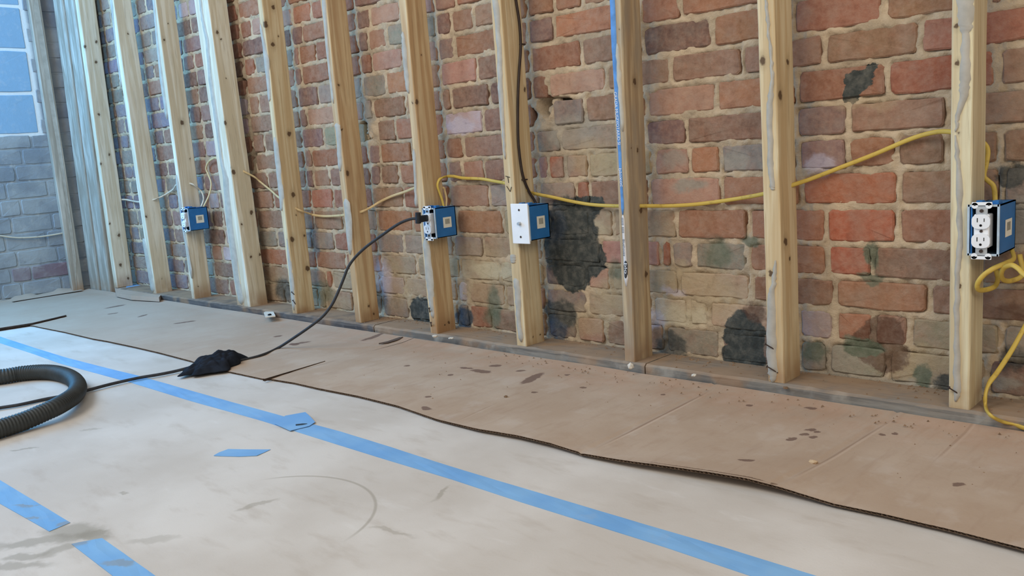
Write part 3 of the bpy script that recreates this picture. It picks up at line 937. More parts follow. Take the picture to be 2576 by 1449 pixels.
STUD_OBJ = []
ZB = .038
for i, (rb, rt, lb, lt) in enumerate(STUDS):
    A = ony(*rb, 0); B = ony(*rt, 0); lean = (B.x - A.x) / (B.z - A.z)
    Lb = ony(*lb, 0); Lt = ony(*lt, 0)
    xb = A.x + lean * (ZB - A.z); wid = ((A.x - Lb.x) + (B.x - Lt.x)) / 2 + .001
    origin = Vector((xb, 0.0, ZB))
    hgt = 2.45 - ZB

    def knots_local(spec, o=origin, le=lean):
        out = []
        for (px, py, f, r) in spec:
            if f == 'f':
                P = ony(px, py, 0); out.append((P.x - o.x, 0.0, P.z - o.z, r))
            else:
                zz = .6
                for _ in range(6):
                    P = onx(px, py, o.x + le * (zz - ZB)); zz = P.z
                if -.02 < P.y < .11: out.append((P.x - o.x, P.y, P.z - o.z, r))
        return out
    wth = [0.1, 0, .75, 0, 0, .1, 0, 0, 0, 0, 0][i]
    lt_, dk_ = LT, DK
    if i in (4, 5): lt_, dk_ = lin(212, 188, 148), lin(194, 160, 118)
    if i >= 7: lt_, dk_ = lin(226, 219, 200), lin(212, 198, 170)  # haze wash painted in: studs towards the end wall paler and greyer
    if i == 2: lt_, dk_ = lin(200, 180, 146), lin(172, 146, 112)
    if i in (0,): lt_, dk_ = lin(222, 212, 178), lin(208, 190, 152)
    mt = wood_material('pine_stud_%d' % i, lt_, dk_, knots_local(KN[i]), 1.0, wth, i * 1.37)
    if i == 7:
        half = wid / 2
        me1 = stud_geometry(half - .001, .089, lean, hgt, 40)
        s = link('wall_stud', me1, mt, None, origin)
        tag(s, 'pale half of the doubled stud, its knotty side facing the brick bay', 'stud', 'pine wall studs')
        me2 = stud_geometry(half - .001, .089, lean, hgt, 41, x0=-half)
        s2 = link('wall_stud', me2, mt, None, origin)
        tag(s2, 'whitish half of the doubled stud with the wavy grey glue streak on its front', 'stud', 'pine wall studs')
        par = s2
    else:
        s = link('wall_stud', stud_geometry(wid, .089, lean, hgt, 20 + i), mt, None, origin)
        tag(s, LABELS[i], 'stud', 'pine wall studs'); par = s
    STUD_OBJ.append(s)
    for k, rows in enumerate(RES[i]):
        if rows[0][0] == 0:      # the glue runs on above the frame
            dx_ = (lt[0] - lb[0]) / lb[1] * 420
            rows = [(-420, rows[0][1] + dx_ + 2, rows[0][2] + dx_ - 1)] + rows
        link('adhesive_residue', shift_mesh(strip_mesh(rows, seed=i * 10 + k), origin), M_RES if i not in (2,) else M_RESW, par)

# rough boards in the corner
mt = wood_material('rough_corner_wood', lin(204, 198, 186), lin(168, 164, 152), [], 1.4, .8, 9.1)
for (lb, lt, rb, rt, lab) in [((226, 730), (131, 0), (250, 728), (155, 0), 'rough weathered corner board nearest the end wall, dark gap beside it'),
                              ((254, 727), (159, 0), (277, 722), (184, 0), 'rough weathered corner board against the stud dotted with knots')]:
    A = ony(*rb, 0); B = ony(*rt, 0); le = (B.x - A.x) / (B.z - A.z); L_ = ony(*lt, 0)
    xb = A.x + le * (.0 - A.z); wid = B.x - L_.x
    o = link('corner_board', stud_geometry(wid, .085, le, 2.4, 77, .010), mt, None, (xb, 0, 0.003))
    tag(o, lab, 'board', 'rough corner boards')
a = onx(180, 735, XE + .038); b = onx(210, 735, XE + .038)
mt2 = wood_material('end_wall_stud', lin(200, 192, 178), lin(166, 158, 144), [], 1.0, .5, 4.4)
bm = bmesh.new(); y0, y1 = onx(90, 0, XE + .038).y - .03, 0
at_, ab_ = onx(75, 0, XE + .038), onx(105, 0, XE + .038)
yc0, yc1 = (a.y + at_.y) / 2, (b.y + ab_.y) / 2
box_into(bm, 0, .036, 0, yc1 - yc0, 0, 2.4, .004, 2)
o = link('wall_stud', bm_mesh('wall_stud', bm), mt2, None, (XE + .002, yc0, .002))
tag(o, 'flat whitish stud fixed upright against the blue-lit end wall', 'stud', 'pine wall studs')
link('adhesive_residue', mesh('adhesive_residue', [(.0375, .02, .0), (.0385, .035, .5), (.0375, .03, 1.0), (.0385, .02, 1.6), (.0375, .05, 1.7), (.0385, .055, .9), (.0375, .045, .2)], [(0, 1, 2, 3, 4, 5, 6)]), M_RES, o)

# printed strip left on the weathered stud
M_STRIPB = plain('blue_printed_strip', lin(92, 142, 200), .6, .3, .16, 40)
M_STRIPW = plain('white_printed_strip', lin(214, 212, 212), .6, .3, .06, 40)
M_PALE = plain('white_lettering', lin(232, 236, 240), .7, .2, .02)
M_GREYL = plain('grey_lettering', lin(110, 112, 116), .7, .2, .02)
s2o = STUD_OBJ[2]; og = Vector(s2o.location)
link('printed_strip', shift_mesh(strip_mesh([(-420, 1514, 1527), (-40, 1531, 1545), (0, 1533, 1547), (110, 1537, 1552), (200, 1543, 1556), (330, 1551, 1561), (440, 1558, 1566), (540, 1563, 1571)], .0006, -.0004, 6, .0004, 3), og), M_STRIPB, s2o)['label'] = 'blue printed strip'
link('printed_strip', shift_mesh(strip_mesh([(541, 1563, 1571), (600, 1566, 1573), (720, 1570, 1582)], .0006, -.0004, 6, .0004, 4), og), M_STRIPW, s2o)['label'] = 'white printed strip with black lettering'


def text_on_stud(txt, px, py0, py1, mat, par, og, width_px=9):
    """writing that runs down the front face, tops of the letters towards the right"""
    A = ony(px[0], py0, 0); B = ony(px[1], py1, 0)
    cu = bpy.data.curves.new('lettering', 'FONT'); cu.body = txt; cu.size = 1.0; cu.extrude = .0
    ob = bpy.data.objects.new('lettering', cu); C.objects.link(ob)
    dg = bpy.context.evaluated_depsgraph_get(); me = bpy.data.meshes.new_from_object(ob.evaluated_get(dg))
    bpy.data.objects.remove(ob); me.name = 'lettering'
    xs = [v.co.x for v in me.vertices]; ys = [v.co.y for v in me.vertices]
    L = (B - A).length; hgt = (ony(px[0] + width_px, py0, 0) - A).length
    sx = L / (max(xs) - min(xs)); sy = hgt / (max(ys) - min(ys)); x0 = min(xs); yb = min(ys)
    d = (B - A).normalized(); u = Vector((1, 0, 0))
    for v in me.vertices:
        P = A + d * ((v.co.x - x0) * sx) + u * ((v.co.y - yb) * sy)
        v.co = Vector((P.x, -.0019, P.z)) - og
    me.update()
    return link('lettering', me, mat, par)


text_on_stud('GRADA MUSZYOTAIUD SI', (1545, 1555), 232, 364, M_PALE, s2o, og, 7)
text_on_stud('bloxoc', (1557, 1562), 424, 470, M_PALE, s2o, og, 7)
text_on_stud('IIIII IIII', (1563, 1565), 548, 585, M_GREYL, s2o, og, 6)
text_on_stud('Bluehouse', (1567, 1569), 602, 644, M_GREYL, s2o, og, 5)
bk = shift_mesh(strip_mesh([(656, 1568, 1580), (690, 1570, 1580), (700, 1572, 1577)], .0011, -.0006, 3, .0006, 8), og)
link('printed_patch', bk, plain('dark_print', lin(66, 68, 72), .7, .2), s2o)['label'] = 'dark printed patch with white letters'
text_on_stud('blo', (1571, 1572), 662, 688, M_PALE, s2o, og, 7)

# pencil letters TV on the stud with the coax plate
s3o = STUD_OBJ[3]; og = Vector(s3o.location); bm = bmesh.new()
for (p0, p1) in [((1272, 443), (1283, 446)), ((1278, 445), (1280, 460)), ((1275, 468), (1284, 482)), ((1284, 482), (1287, 470))]:
    A = ony(*p0, 0); B = ony(*p1, 0)
    cyl_into(bm, Vector((A.x, -.0012, A.z)) - og, Vector((B.x, -.0012, B.z)) - og, .0009, 5)
link('handwriting', bm_mesh('handwriting', bm), M_INK, s3o)['label'] = 'handwritten letters TV'

# nails at the stud feet
for (si, pts) in [(0, [((2388, 976), (2412, 991))]), (1, [((1926, 866), (1950, 880)), ((1930, 922), (1957, 938))]), (6, [((734, 735), (741, 742)), ((737, 756), (744, 766))]), (4, [((1080, 776), (1081, 786)), ((1084, 812), (1085, 822))])]:
    so = STUD_OBJ[si]; og = Vector(so.location)
    for (p0, p1) in pts:
        A = ony(*p0, -.012); B = ony(*p1, .001); bm = bmesh.new()
        cyl_into(bm, A - og, B - og, .0016, 6); cyl_into(bm, A - og, A - og + (A - B).normalized() * .0015, .0036, 8)
        link('nail', bm_mesh('nail', bm), M_NAIL, so)

# ------------------------------------------------------------------ outlet boxes
def rounded_disc(bm, cx, cz, w, h, y0, y1, flat=.8, n=20):
    """receptacle face: circle cut flat at the sides (axis y)"""
    pts = []
    for i in range(n):
        a = 2 * math.pi * i / n
        x = max(-w / 2, min(w / 2, math.cos(a) * w / 2 * 1.12)); z = max(-h / 2, min(h / 2, math.sin(a) * h / 2 * 1.12))
        pts.append((cx + x, cz + z))
    f0 = [bm.verts.new((x, y0, z)) for x, z in pts]; b0 = [bm.verts.new((x, y1, z)) for x, z in pts]
    bm.faces.new(f0); bm.faces.new(b0[::-1])
    for i in range(n):
        j = (i + 1) % n; bm.faces.new((f0[i], b0[i], b0[j], f0[j]))


def outlet_box(si, ofs, depth, h, label, receptacle=True, yf=-.011, sticker=True, tilt=0.0, dz=0.0):
    """ofs: world position of the front top right corner; the box hangs on the stud face to its left"""
    so = STUD_OBJ[si]; zz = ofs[2] - h / 2
    A_ = ony(*STUDS[si][0], 0.0); B_ = ony(*STUDS[si][1], 0.0)
    xs = A_.x + (B_.x - A_.x) / (B_.z - A_.z) * (zz + .05 - A_.z) + .0025
    w = ofs[0] - xs
    root = empty('outlet_box', (ofs[0] - w / 2, yf, ofs[2] - h))
    tag(root, label, 'outlet box', 'blue outlet boxes on the studs')
    x0, x1, z0, z1 = -w / 2, w / 2, 0, h
    th = .0025; xf = x0 - .005      # the mouth of the box laps over the stud face
    bm = bmesh.new()
    for q in ((x0, x0 + th, 0, depth, z0, z1), (x1 - th, x1, 0, depth, z0, z1), (x0, x1, 0, depth, z0, z0 + th), (x0, x1, 0, depth, z1 - th, z1), (x0, x1, depth - th, depth, z0, z1), (xf, xf + th, 0, .010, z0, z1), (xf, x0, 0, .010, z0, z0 + th), (xf, x0, 0, .010, z1 - th, z1)):
        box_into(bm, *q)
    link('box_shell', bm_mesh('box_shell', bm), M_BLUEBOX, root)
    bm = bmesh.new()
    for q in ((x0 + th, x0 + th + .0008, .004, depth, z0, z1), (xf + th, x0 + th + .0008, .0088, .0096, z0 + th, z1 - th), (x1 - th - .0008, x1 - th, .004, depth, z0, z1), (x0, x1, depth - th - .001, depth - th, z0 + th, z1 - th), (x0 + th, x1 - th, .004, depth, z0 + th, z0 + th + .0008)):
        box_into(bm, *q)
    link('box_liner', bm_mesh('box_liner', bm), M_BOXIN, root)['label'] = 'dark grey inside of the box'
    bm = bmesh.new()
    r = .0012
    for q in ((xf - r, xf + .003, -.0015, .0015, z0 - r, z1 + r), (x1 - .003, x1 + r, -.0015, .0015, z0 - r, z1 + r), (xf, x1, -.0015, .0015, z0 - r, z0 + .003), (xf, x1, -.0015, .0015, z1 - .003, z1 + r)):
        box_into(bm, *q)
    link('box_rim', bm_mesh('box_rim', bm), M_RIM, root)['label'] = 'scuffed whitish front rim'
    for k, xx in enumerate((-.014, .016)):
        bm = bmesh.new()
        box_into(bm, xx - .006, xx + .006, .012, .030, z1, z1 + .008, .001); box_into(bm, xx - .003, xx + .003, .030, .05, z1, z1 + .004, .0008)
        link('cable_clamp', bm_mesh('cable_clamp', bm), M_BLUEBOX, root)
    if sticker:
        st_ = link('barcode_sticker', mesh('barcode_sticker', [(x1 + .0006, depth * .36, h * .31), (x1 + .0006, depth * .76, h * .31), (x1 + .0006, depth * .76, h * .66), (x1 + .0006, depth * .36, h * .66)], [(0, 1, 2, 3)]), M_STICK, root)
        bm = bmesh.new()
        nb = 9
        for k in range(nb):
            y_ = depth * (.46 + .22 * k / nb); box_into(bm, x1 + .0006, x1 + .0009, y_, y_ + depth * (.014 if k % 3 else .02), h * .43, h * .60)
        link('barcode', bm_mesh('barcode', bm), M_STICK2, st_)
    if receptacle:
        cx, cz = -.0045, h / 2 + dz
        bm = bmesh.new()
        box_into(bm, cx - .011, cx + .011, -.005, -.003, cz - .050, cz + .050, .0008)
        yk = link('mounting_strap', bm_mesh('mounting_strap', bm), M_STEEL, root); yk.rotation_euler = (0, tilt, 0)
        for s in (-1, 1):
            bm = bmesh.new()
            zc = cz + s * .0515
            box_into(bm, cx - .019, cx + .019, -.0052, -.0025, min(zc, zc + s * .007), max(zc, zc + s * .007), .001)
            for sx in (-1, 1):
                cyl_into(bm, (cx + sx * .013, -.0052, zc), (cx + sx * .013, -.0025, zc), .0062, 12)
            link('plaster_ear', bm_mesh('plaster_ear', bm), M_WHITE, yk)
            for sx in (-1, 1):
                bm = bmesh.new()
                cyl_into(bm, (cx + sx * .013, -.0056, zc + s * .002), (cx + sx * .013, -.0052, zc + s * .002), .0022, 8)
                link('ear_hole', bm_mesh('ear_hole', bm), M_DARK, yk)
            bm = bmesh.new(); cyl_into(bm, (cx, -.0075, cz + s * .041), (cx, -.005, cz + s * .041), .0036, 10)
            link('screw', bm_mesh('screw', bm), M_NAIL, yk)
        bm = bmesh.new(); box_into(bm, cx - .0145, cx + .0145, -.006, .022, cz - .034, cz + .034, .002)
        body = link('receptacle_body', bm_mesh('receptacle_body', bm), M_WHITE, root); body.rotation_euler = (0, tilt, 0)
        for s in (-1, 1):
            zc = cz + s * .0195
            bm = bmesh.new(); rounded_disc(bm, cx, zc, .034, .029, -.0105, -.004)
            link('socket_face', bm_mesh('socket_face', bm), M_WHITE, body)
            bm = bmesh.new()
            box_into(bm, cx - .0072, cx - .0056, -.0109, -.0100, zc - .001, zc + .0075); box_into(bm, cx + .0056, cx + .0070, -.0109, -.0100, zc, zc + .0068)
            cyl_into(bm, (cx, -.0109, zc - .0075), (cx, -.0100, zc - .0075), .0026, 10)
            link('socket_slots', bm_mesh('socket_slots', bm), M_DARK, body)
        bm = bmesh.new(); cyl_into(bm, (cx, -.0078, cz), (cx, -.006, cz), .0030, 10)
        link('screw', bm_mesh('screw', bm), M_NAIL, body)
    print('BOX', si, round(w, 4))
    return root


b1 = outlet_box(0, (.140, 0, .476), .121, .102, 'open outlet box with two clean white sockets over the yellow cable curls', True, -.014, dz=-.001)
b5 = outlet_box(4, (-1.562, 0, .4745), .094, .101, 'outlet box with a black plug pushed into its upper socket', True, -.012)
b4 = outlet_box(3, (-1.136, 0, .481), .092, .106, 'blue box behind the white coax plate on the stud marked TV', False, -.012)
b9 = outlet_box(8, (-3.316, 0, .479), .098, .106, 'small far outlet box, thin whitish cable looping above it', True, -.012)

# coax plate on its box
cx, cz = -.004, .053
bm = bmesh.new(); box_into(bm, cx - .035, cx + .035, -.006, -.001, cz - .062, cz + .060, .0016, 2)
pl = link('wall_plate', bm_mesh('wall_plate', bm), M_WHITE, b4); pl['label'] = 'blank white cover plate with a coax socket'
bm = bmesh.new(); cyl_into(bm, (cx, -.010, cz), (cx, -.005, cz), .0062, 6); cyl_into(bm, (cx, -.0155, cz), (cx, -.010, cz), .0046, 12)
link('coax_socket', bm_mesh('coax_socket', bm), M_STEEL, pl)
for s in (-1, 1):
    bm = bmesh.new(); cyl_into(bm, (cx, -.0072, cz + s * .041), (cx, -.0055, cz + s * .041), .0034, 10)
    link('screw', bm_mesh('screw', bm), M_NAIL, pl)

# ------------------------------------------------------------------ cables
def polyline(spec, n=8):
    """spec: (px, py, y) points on planes parallel to the wall"""
    return catmull([ony(a, b, y) for a, b, y in spec], n)


def cable(name, pts, ra, rb, mat, label, cat='cable', group=None, up=Vector((0, -1, 0)), n=10):
    V, Fc = sweep(pts, ra, rb, n, up)
    o = link(name, mesh(name, V, Fc, True), mat)
    return tag(o, label, cat, group)


YB = .118


def on_face(si, px, py, off):
    A_ = ony(*STUDS[si][0], 0.0); B_ = ony(*STUDS[si][1], 0.0); le_ = (B_.x - A_.x) / (B_.z - A_.z)
    zz = .6
    for _ in range(6):
        P = onx(px, py, A_.x + le_ * (zz - A_.z) + off); zz = P.z
    return P


lead = [on_face(4, *q) for q in ((1117, 524, .022), (1113, 506, .018), (1107, 488, .014), (1101, 470, .012), (1102, 458, .013), (1110, 448, .018))]
cable('yellow_cable', catmull(lead + [ony(*q) for q in ((1135, 443, .112), (1165, 448, .114), (1210, 450, .112), (1245, 456, .105), (1275, 462, .06), (1318, 476, .05), (1345, 487, .085), (1390, 496, .108),
                                (1440, 507, .112), (1490, 515, .112), (1545, 518, .10), (1590, 518, .05), (1635, 518, .07), (1680, 518, .105), (1740, 515, .112), (1800, 508, .112), (1860, 499, .108), (1915, 489, .08), (1955, 478, .05), (1998, 464, .07), (2040, 450, .108),
                                (2110, 423, .114), (2200, 388, .114), (2290, 350, .112), (2345, 334, .10), (2385, 331, .07), (2430, 340, .05), (2462, 352, .095), (2480, 366, .104), (2485, 384, .104), (2481, 412, .10), (2475, 442, .098), (2486, 455, .10), (2499, 468, .10), (2503, 495, .10), (2503, 520, .09))], 6),
      .0052, .0032, M_YEL, 'long yellow cable sagging through the studs between the open outlet and the plugged-in outlet', group='runs of building cable')
cable('yellow_cable', catmull([on_face(4, *q) for q in ((1121, 524, .024), (1123, 502, .018), (1119, 482, .010), (1112, 472, -.006))] + [ony(*q) for q in ((1062, 470, .05), (1043, 473, .07), (1020, 482, .105), (985, 494, .114), (955, 508, .112), (932, 522, .085), (905, 534, .05), (866, 541, .07), (845, 543, .105), (815, 544, .114), (790, 541, .112), (774, 536, .09),
                                (745, 525, .05), (703, 498, .07), (680, 478, .108), (655, 458, .112), (638, 444, .09), (600, 425, .05), (548, 399, .07), (536, 399, .1), (524, 408, .11), (518, 424, .11), (524, 440, .11), (531, 462, .105), (526, 490, .09), (512, 520, .06))], 6),
      .0050, .0030, M_DUST, 'dusty cable running from the plugged-in outlet to the small far outlet', group='runs of building cable')
cable('white_cable', polyline([(506, 520, .06), (512, 500, .08), (505, 480, .09), (480, 462, .05), (446, 464, .07), (436, 476, .108), (420, 487, .114), (403, 496, .09), (380, 504, .05), (350, 508, .07), (330, 505, .11), (312, 502, .1), (280, 505, .05), (250, 515, .05)], 6),
      .0046, .0032, M_WHC, 'thin whitish cable running from the small far outlet into the corner', group='runs of building cable')
cable('white_cable', catmull([onx(-520, 560, XE + .010), onx(-260, 580, XE + .010), onx(-40, 588, XE + .010), onx(0, 593, XE + .010), onx(30, 597, XE + .010), (onx(60, 598, XE + .010)), onx(105, 595, XE + .010), onx(155, 587, XE + .010), onx(185, 580, XE + .008)], 6),
      .0046, .0032, M_WHC, 'sagging whitish cable lying across the blue-lit end wall', group='runs of building cable', up=Vector((1, 0, 0)))
# loose curls under the open outlet
cable('yellow_cable', polyline([(2544, 625, .10), (2550, 650, .06), (2530, 662, .02), (2500, 675, .0), (2475, 692, -.01), (2460, 712, -.01), (2461, 728, .0), (2480, 729, .03), (2503, 720, .06), (2510, 700, .09), (2506, 680, .10)], 8),
      .0052, .0030, M_YEL, 'yellow cable end curled into a loop right below the open outlet', group='loose yellow cable ends', up=Vector((.5, -.8, .2)))
cable('yellow_cable', polyline([(2565, 640, .10), (2572, 690, .09), (2545, 706, .07), (2525, 704, .04), (2519, 690, .02), (2526, 674, .01), (2545, 667, .0), (2562, 676, -.005), (2576, 690, -.01), (2610, 712, -.02)], 8),
      .0052, .0030, M_YEL, 'yellow cable end hooked over beside the looped one, leaving the picture', group='loose yellow cable ends', up=Vector((.5, -.8, .2)))
pts = [ony(2640, 690, .08), ony(2612, 760, .07), ony(2578, 822, .06), ony(2546, 880, .05), ony(2510, 935, .045), ony(2488, 965, .04), ony(2479, 995, .03), ony(2480, 1025, .02)]
pts += [onz(2492, 1045, .05), onz(2520, 1060, .03), onz(2550, 1068, .022), onz(2580, 1078, .020), onz(2640, 1092, .020), onz(2760, 1100, .016), onz(2900, 1090, .012)]
cable('yellow_cable', catmull(pts, 8), .0060, .0034, M_YEL, 'yellow cable hanging down behind the curls and running onto the cardboard', group='loose yellow cable ends', up=Vector((.62, .58, .45)))
# stub at the wall over the open outlet
# coax on the stud marked TV
s3 = STUD_OBJ[3]
A = ony(*STUDS[3][0], 0); B = ony(*STUDS[3][1], 0); le3 = (B.x - A.x) / (B.z - A.z)


def on_side(px, py, off):
    zz = .6
    for _ in range(6):
        P = onx(px, py, A.x + le3 * (zz - A.z) + off); zz = P.z
    return P


cp = [on_side(1262, -520, .006), on_side(1272, -300, .006), on_side(1290, -60, .006), on_side(1298, 0, .006), on_side(1307, 60, .006), on_side(1310, 120, .006), on_side(1306, 180, .006), on_side(1303, 250, .006), on_side(1303, 330, .006), on_side(1306, 380, .006), on_side(1315, 440, .006), on_side(1330, 480, .007), on_side(1345, 505, .014), on_side(1350, 520, .02)]
cx_ = cable('coaxial_cable', catmull(cp, 6), .0042, .0042, M_COAX, 'dark brown coaxial cable stapled down the side of the stud marked TV', up=Vector((1, 0, 0)))
for (px, py) in [(1310, 112), (1316, 452)]:
    P = on_side(px, py, .0); bm = bmesh.new()
    box_into(bm, P.x + .009, P.x + .0115, P.y - .008, P.y + .008, P.z - .002, P.z + .002, .0005)
    for s in (-1, 1): box_into(bm, P.x, P.x + .0115, P.y + s * .0075 - .001, P.y + s * .0075 + .001, P.z - .002, P.z + .002)
    link('staple', bm_mesh('staple', bm), M_NAIL, cx_)

# ------------------------------------------------------------------ cardboard over the floor
def cardboard_material():
    t = NT('brown_cardboard', .85, .15); p = t.pos()
    n1 = t.noise(p, 3.2, 4); n2 = t.noise(t.mapped(p, (1, .16, 1), (0, 0, 0), (0, 0, -.1)), 60, 3, .5); n3 = t.noise(p, 90, 5, .7); n4 = t.noise(p, 11, 4, .6)
    c = t.mix(t.ramp(n1, .36, .66), lin(174, 152, 131), lin(185, 166, 147))
    c = t.mix(t.ramp(n4, .52, .70, 0, .4), c, lin(192, 178, 164))
    c = t.mix(t.ramp(n4, .46, .28, 0, .35), c, lin(166, 140, 118))
    c = t.mix(t.ramp(n2, .5, .8, 0, .25), c, lin(150, 122, 102))
    c = t.mix(t.ramp(n3, .62, .78, 0, .25), c, lin(120, 98, 84))
    # brick dust near the wall
    sy = t.add('ShaderNodeSeparateXYZ'); t.con(p, sy.inputs[0])
    c = t.mix(t.math('MULTIPLY', t.ramp(sy.outputs[1], -.30, -.02, 0, .38), t.ramp(n4, .3, .6)), c, lin(176, 128, 94))
    c = t.mix(t.math('MULTIPLY', t.ramp(sy.outputs[0], -1.2, -3.2, 0, .6), t.ramp(n1, .2, .5, .5, 1)), c, lin(178, 160, 144))
    wz = t.vmath('MULTIPLY_ADD', t.noise(p, 45, 3, .6, color=True), (.022, .022, 0), (-.011, -.011, 0))
    pw = t.vmath('ADD', p, wz)
    wet = lin(104, 80, 70)
    spots = [(1190, 932, 1230, 938, 16), (1160, 925, 1190, 928, 10), (1305 * .3339 + 800, 921, 1255, 921, 13), (1300, 934, 1318, 934, 9), (1315, 966, 1362, 940, 20), (1022, 922, 1028, 922, 8),
             (1128, 944, 1134, 944, 10), (1342, 989, 1346, 989, 8), (1424, 945, 1428, 945, 9), (1464, 977, 1470, 977, 9), (1062, 1026, 1080, 1032, 12), (1072, 1000, 1080, 1000, 8), (910, 858, 965, 842, 12),
             (1883, 1022, 1887, 1022, 11), (1984, 1108, 1996, 1106, 16), (2018, 1095, 2024, 1095, 14), (2030, 1083, 2046, 1082, 13), (2052, 1088, 2060, 1088, 13), (2042, 1102, 2048, 1101, 14), (1793, 968, 1797, 968, 11), (1666, 994, 1669, 994, 9),
             (440, 815, 490, 808, 10), (270, 776, 310, 768, 11), (275, 791, 292, 788, 7), (350, 798, 368, 792, 7), (695, 848, 705, 846, 10), (730, 868, 780, 860, 10), (735, 866, 745, 868, 14), (1865, 1168, 1895, 1168, 8), (2400, 1222, 2420, 1222, 10), (2250, 1094, 2252, 1094, 7), (2216, 1096, 2218, 1096, 6), (2030, 1028, 2050, 1030, 8)]
    for (x0, y0, x1, y1, r) in spots:
        A = onz(x0, y0, .006); B = onz(x1, y1, .006); D = B - A
        o = (A + B) / 2; q = onz((x0 + x1) / 2 + r, (y0 + y1) / 2, .006)
        rr = max(.006, (q - onz((x0 + x1) / 2, (y0 + y1) / 2, .006)).length * .55)
        ang = math.atan2(D.y, D.x)
        c = t.blobr(c, pw, (o.x, o.y, 0), (D.length / 2 + rr * 1.25, rr * 1.6, 1e6), ang, wet, .3, .78)
    for (x0, y0, x1, y1, dk) in [(1475, 1145, 1805, 975, .55), (1965, 1232, 2262, 1046, .4), (2330, 1180, 2480, 1040, .25), (1140, 1065, 1260, 1010, .2)]:  # creases: worn line, with shaded side and bright lip painted in
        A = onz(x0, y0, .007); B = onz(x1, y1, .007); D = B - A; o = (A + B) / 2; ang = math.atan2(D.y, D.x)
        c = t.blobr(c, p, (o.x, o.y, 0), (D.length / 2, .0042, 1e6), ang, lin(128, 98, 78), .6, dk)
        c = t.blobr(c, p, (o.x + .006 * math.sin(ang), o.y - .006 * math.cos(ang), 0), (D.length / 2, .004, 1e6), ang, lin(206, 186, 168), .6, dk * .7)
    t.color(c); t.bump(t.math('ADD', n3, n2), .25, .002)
    return t.m


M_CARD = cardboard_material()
M_LINER = plain('cardboard_edge', lin(132, 110, 92), .9, .1, .2, 60)
M_FLUTE = plain('cardboard_flute', lin(62, 50, 42), .9, .1, .2, 60)


def interp(tab, x):
    for (x0, a), (x1, b_) in zip(tab, tab[1:]):
        if x <= x1: return a + (b_ - a) * max(0, min(1, (x - x0) / (x1 - x0)))
    return tab[-1][1]


def card_sheet(edge, lift, label, yback, base=.002, thick=.0045, creases=(), res=.008, seed=0, sag=.24):
    """edge: polyline of (x, y) along the free front edge; lift: table x -> height of that edge"""
    xs0, xs1 = edge[0][0], edge[-1][0]
    nx = int((xs1 - xs0) / res); ny = 64
    ex = [e for e in edge]
    x = np.linspace(xs0, xs1, nx + 1)
    yf = np.interp(x, [e[0] for e in edge], [e[1] for e in edge])
    lf = np.array([interp(lift, v) for v in x])
    tv = np.linspace(0, 1, ny + 1) ** 1.25
    X = np.repeat(x[:, None], ny + 1, 1); Y = yf[:, None] + (yback - yf)[:, None] * tv[None, :]
    dist = Y - yf[:, None]
    Zt = base + thick + lf[:, None] * np.clip(1 - dist / sag, 0, 1) ** 1.6
    Zt += .0025 * (vnoise(X + seed, Y, .30, 31) + .5) * np.clip(dist / .1, 0, 1) + .0012 * vnoise(X, Y + seed, .11, 32) * np.clip(dist / .05, 0, 1)
    Zt += .005 * np.clip((Y - (yback - .05)) / .05, 0, 1)
    for (a, b_) in creases:
        d = np.array([b_[0] - a[0], b_[1] - a[1]]); L = np.hypot(*d); d /= L
        s = (X - a[0]) * d[0] + (Y - a[1]) * d[1]; t_ = -(X - a[0]) * d[1] + (Y - a[1]) * d[0]
        Zt += (-.0022 * np.exp(-(t_ / .0045) ** 2) + .0012 * np.exp(-((np.abs(t_) - .010) / .005) ** 2)) * ((s > -.02) & (s < L + .02))
    top = np.stack([X, Y, Zt], -1).reshape(-1, 3); n1 = ny + 1
    Vt = [tuple(v) for v in top]; Fc = []
    for i in range(nx):
        for j in range(ny):
            Fc.append((i * n1 + j, (i + 1) * n1 + j, (i + 1) * n1 + j + 1, i * n1 + j + 1))
    # underside liner
    off = len(Vt); jj = list(range(0, n1, 4))
    for i in range(nx + 1):
        for j in jj:
            Vt.append((X[i, j], Y[i, j] + (.0003 if j == 0 else 0), Zt[i, j] - thick))
    m = len(jj)
    for i in range(nx):
        for j in range(m - 1):
            Fc.append((off + i * m + j, off + i * m + j + 1, off + (i + 1) * m + j + 1, off + (i + 1) * m + j))
    o = link('cardboard_sheet', mesh('cardboard_sheet', Vt, Fc, True), M_CARD)
    tag(o, label, 'cardboard')
    # torn edge: two liners with the wavy flute between them
    V2, F2 = [], []
    N = int((xs1 - xs0) / .0022); r = random.Random(seed)
    for i in range(N + 1):
        xx = xs0 + (xs1 - xs0) * i / N
        yy = float(np.interp(xx, x, yf)) + r.uniform(-.0012, .0006); zz = float(np.interp(xx, x, Zt[:, 0]))
        w = .5 + .5 * math.sin(i * 2 * math.pi / 4.0)
        for (za, zb_) in ((0.0002, -.0008), (-.0006 - w * (thick - .0016), -.0011 - w * (thick - .0016)), (-thick + .0008, -thick - .0002)):
            V2.append((xx, yy, zz + za)); V2.append((xx, yy + .001, zz + zb_)); V2.append((xx, yy + .012, zz + zb_))
    for i in range(N):
        for k in range(3):
            a_ = i * 9 + k * 3; b_ = (i + 1) * 9 + k * 3
            F2.append((a_, b_, b_ + 1, a_ + 1)); F2.append((a_ + 1, b_ + 1, b_ + 2, a_ + 2))
    link('corrugated_edge', mesh('corrugated_edge', V2, F2), M_LINER, o)
    # dark strip a little way in, painting the shade inside the flutes
    V3, F3 = [], []
    for i in range(0, nx + 1):
        V3 += [(x[i], yf[i] + .008, Zt[i, 0] - .0004), (x[i], yf[i] + .008, Zt[i, 0] - thick + .0004)]
    for i in range(nx): F3.append((2 * i, 2 * i + 1, 2 * i + 3, 2 * i + 2))
    link('flute_shade', mesh('flute_shade', V3, F3), M_FLUTE, o)
    return o


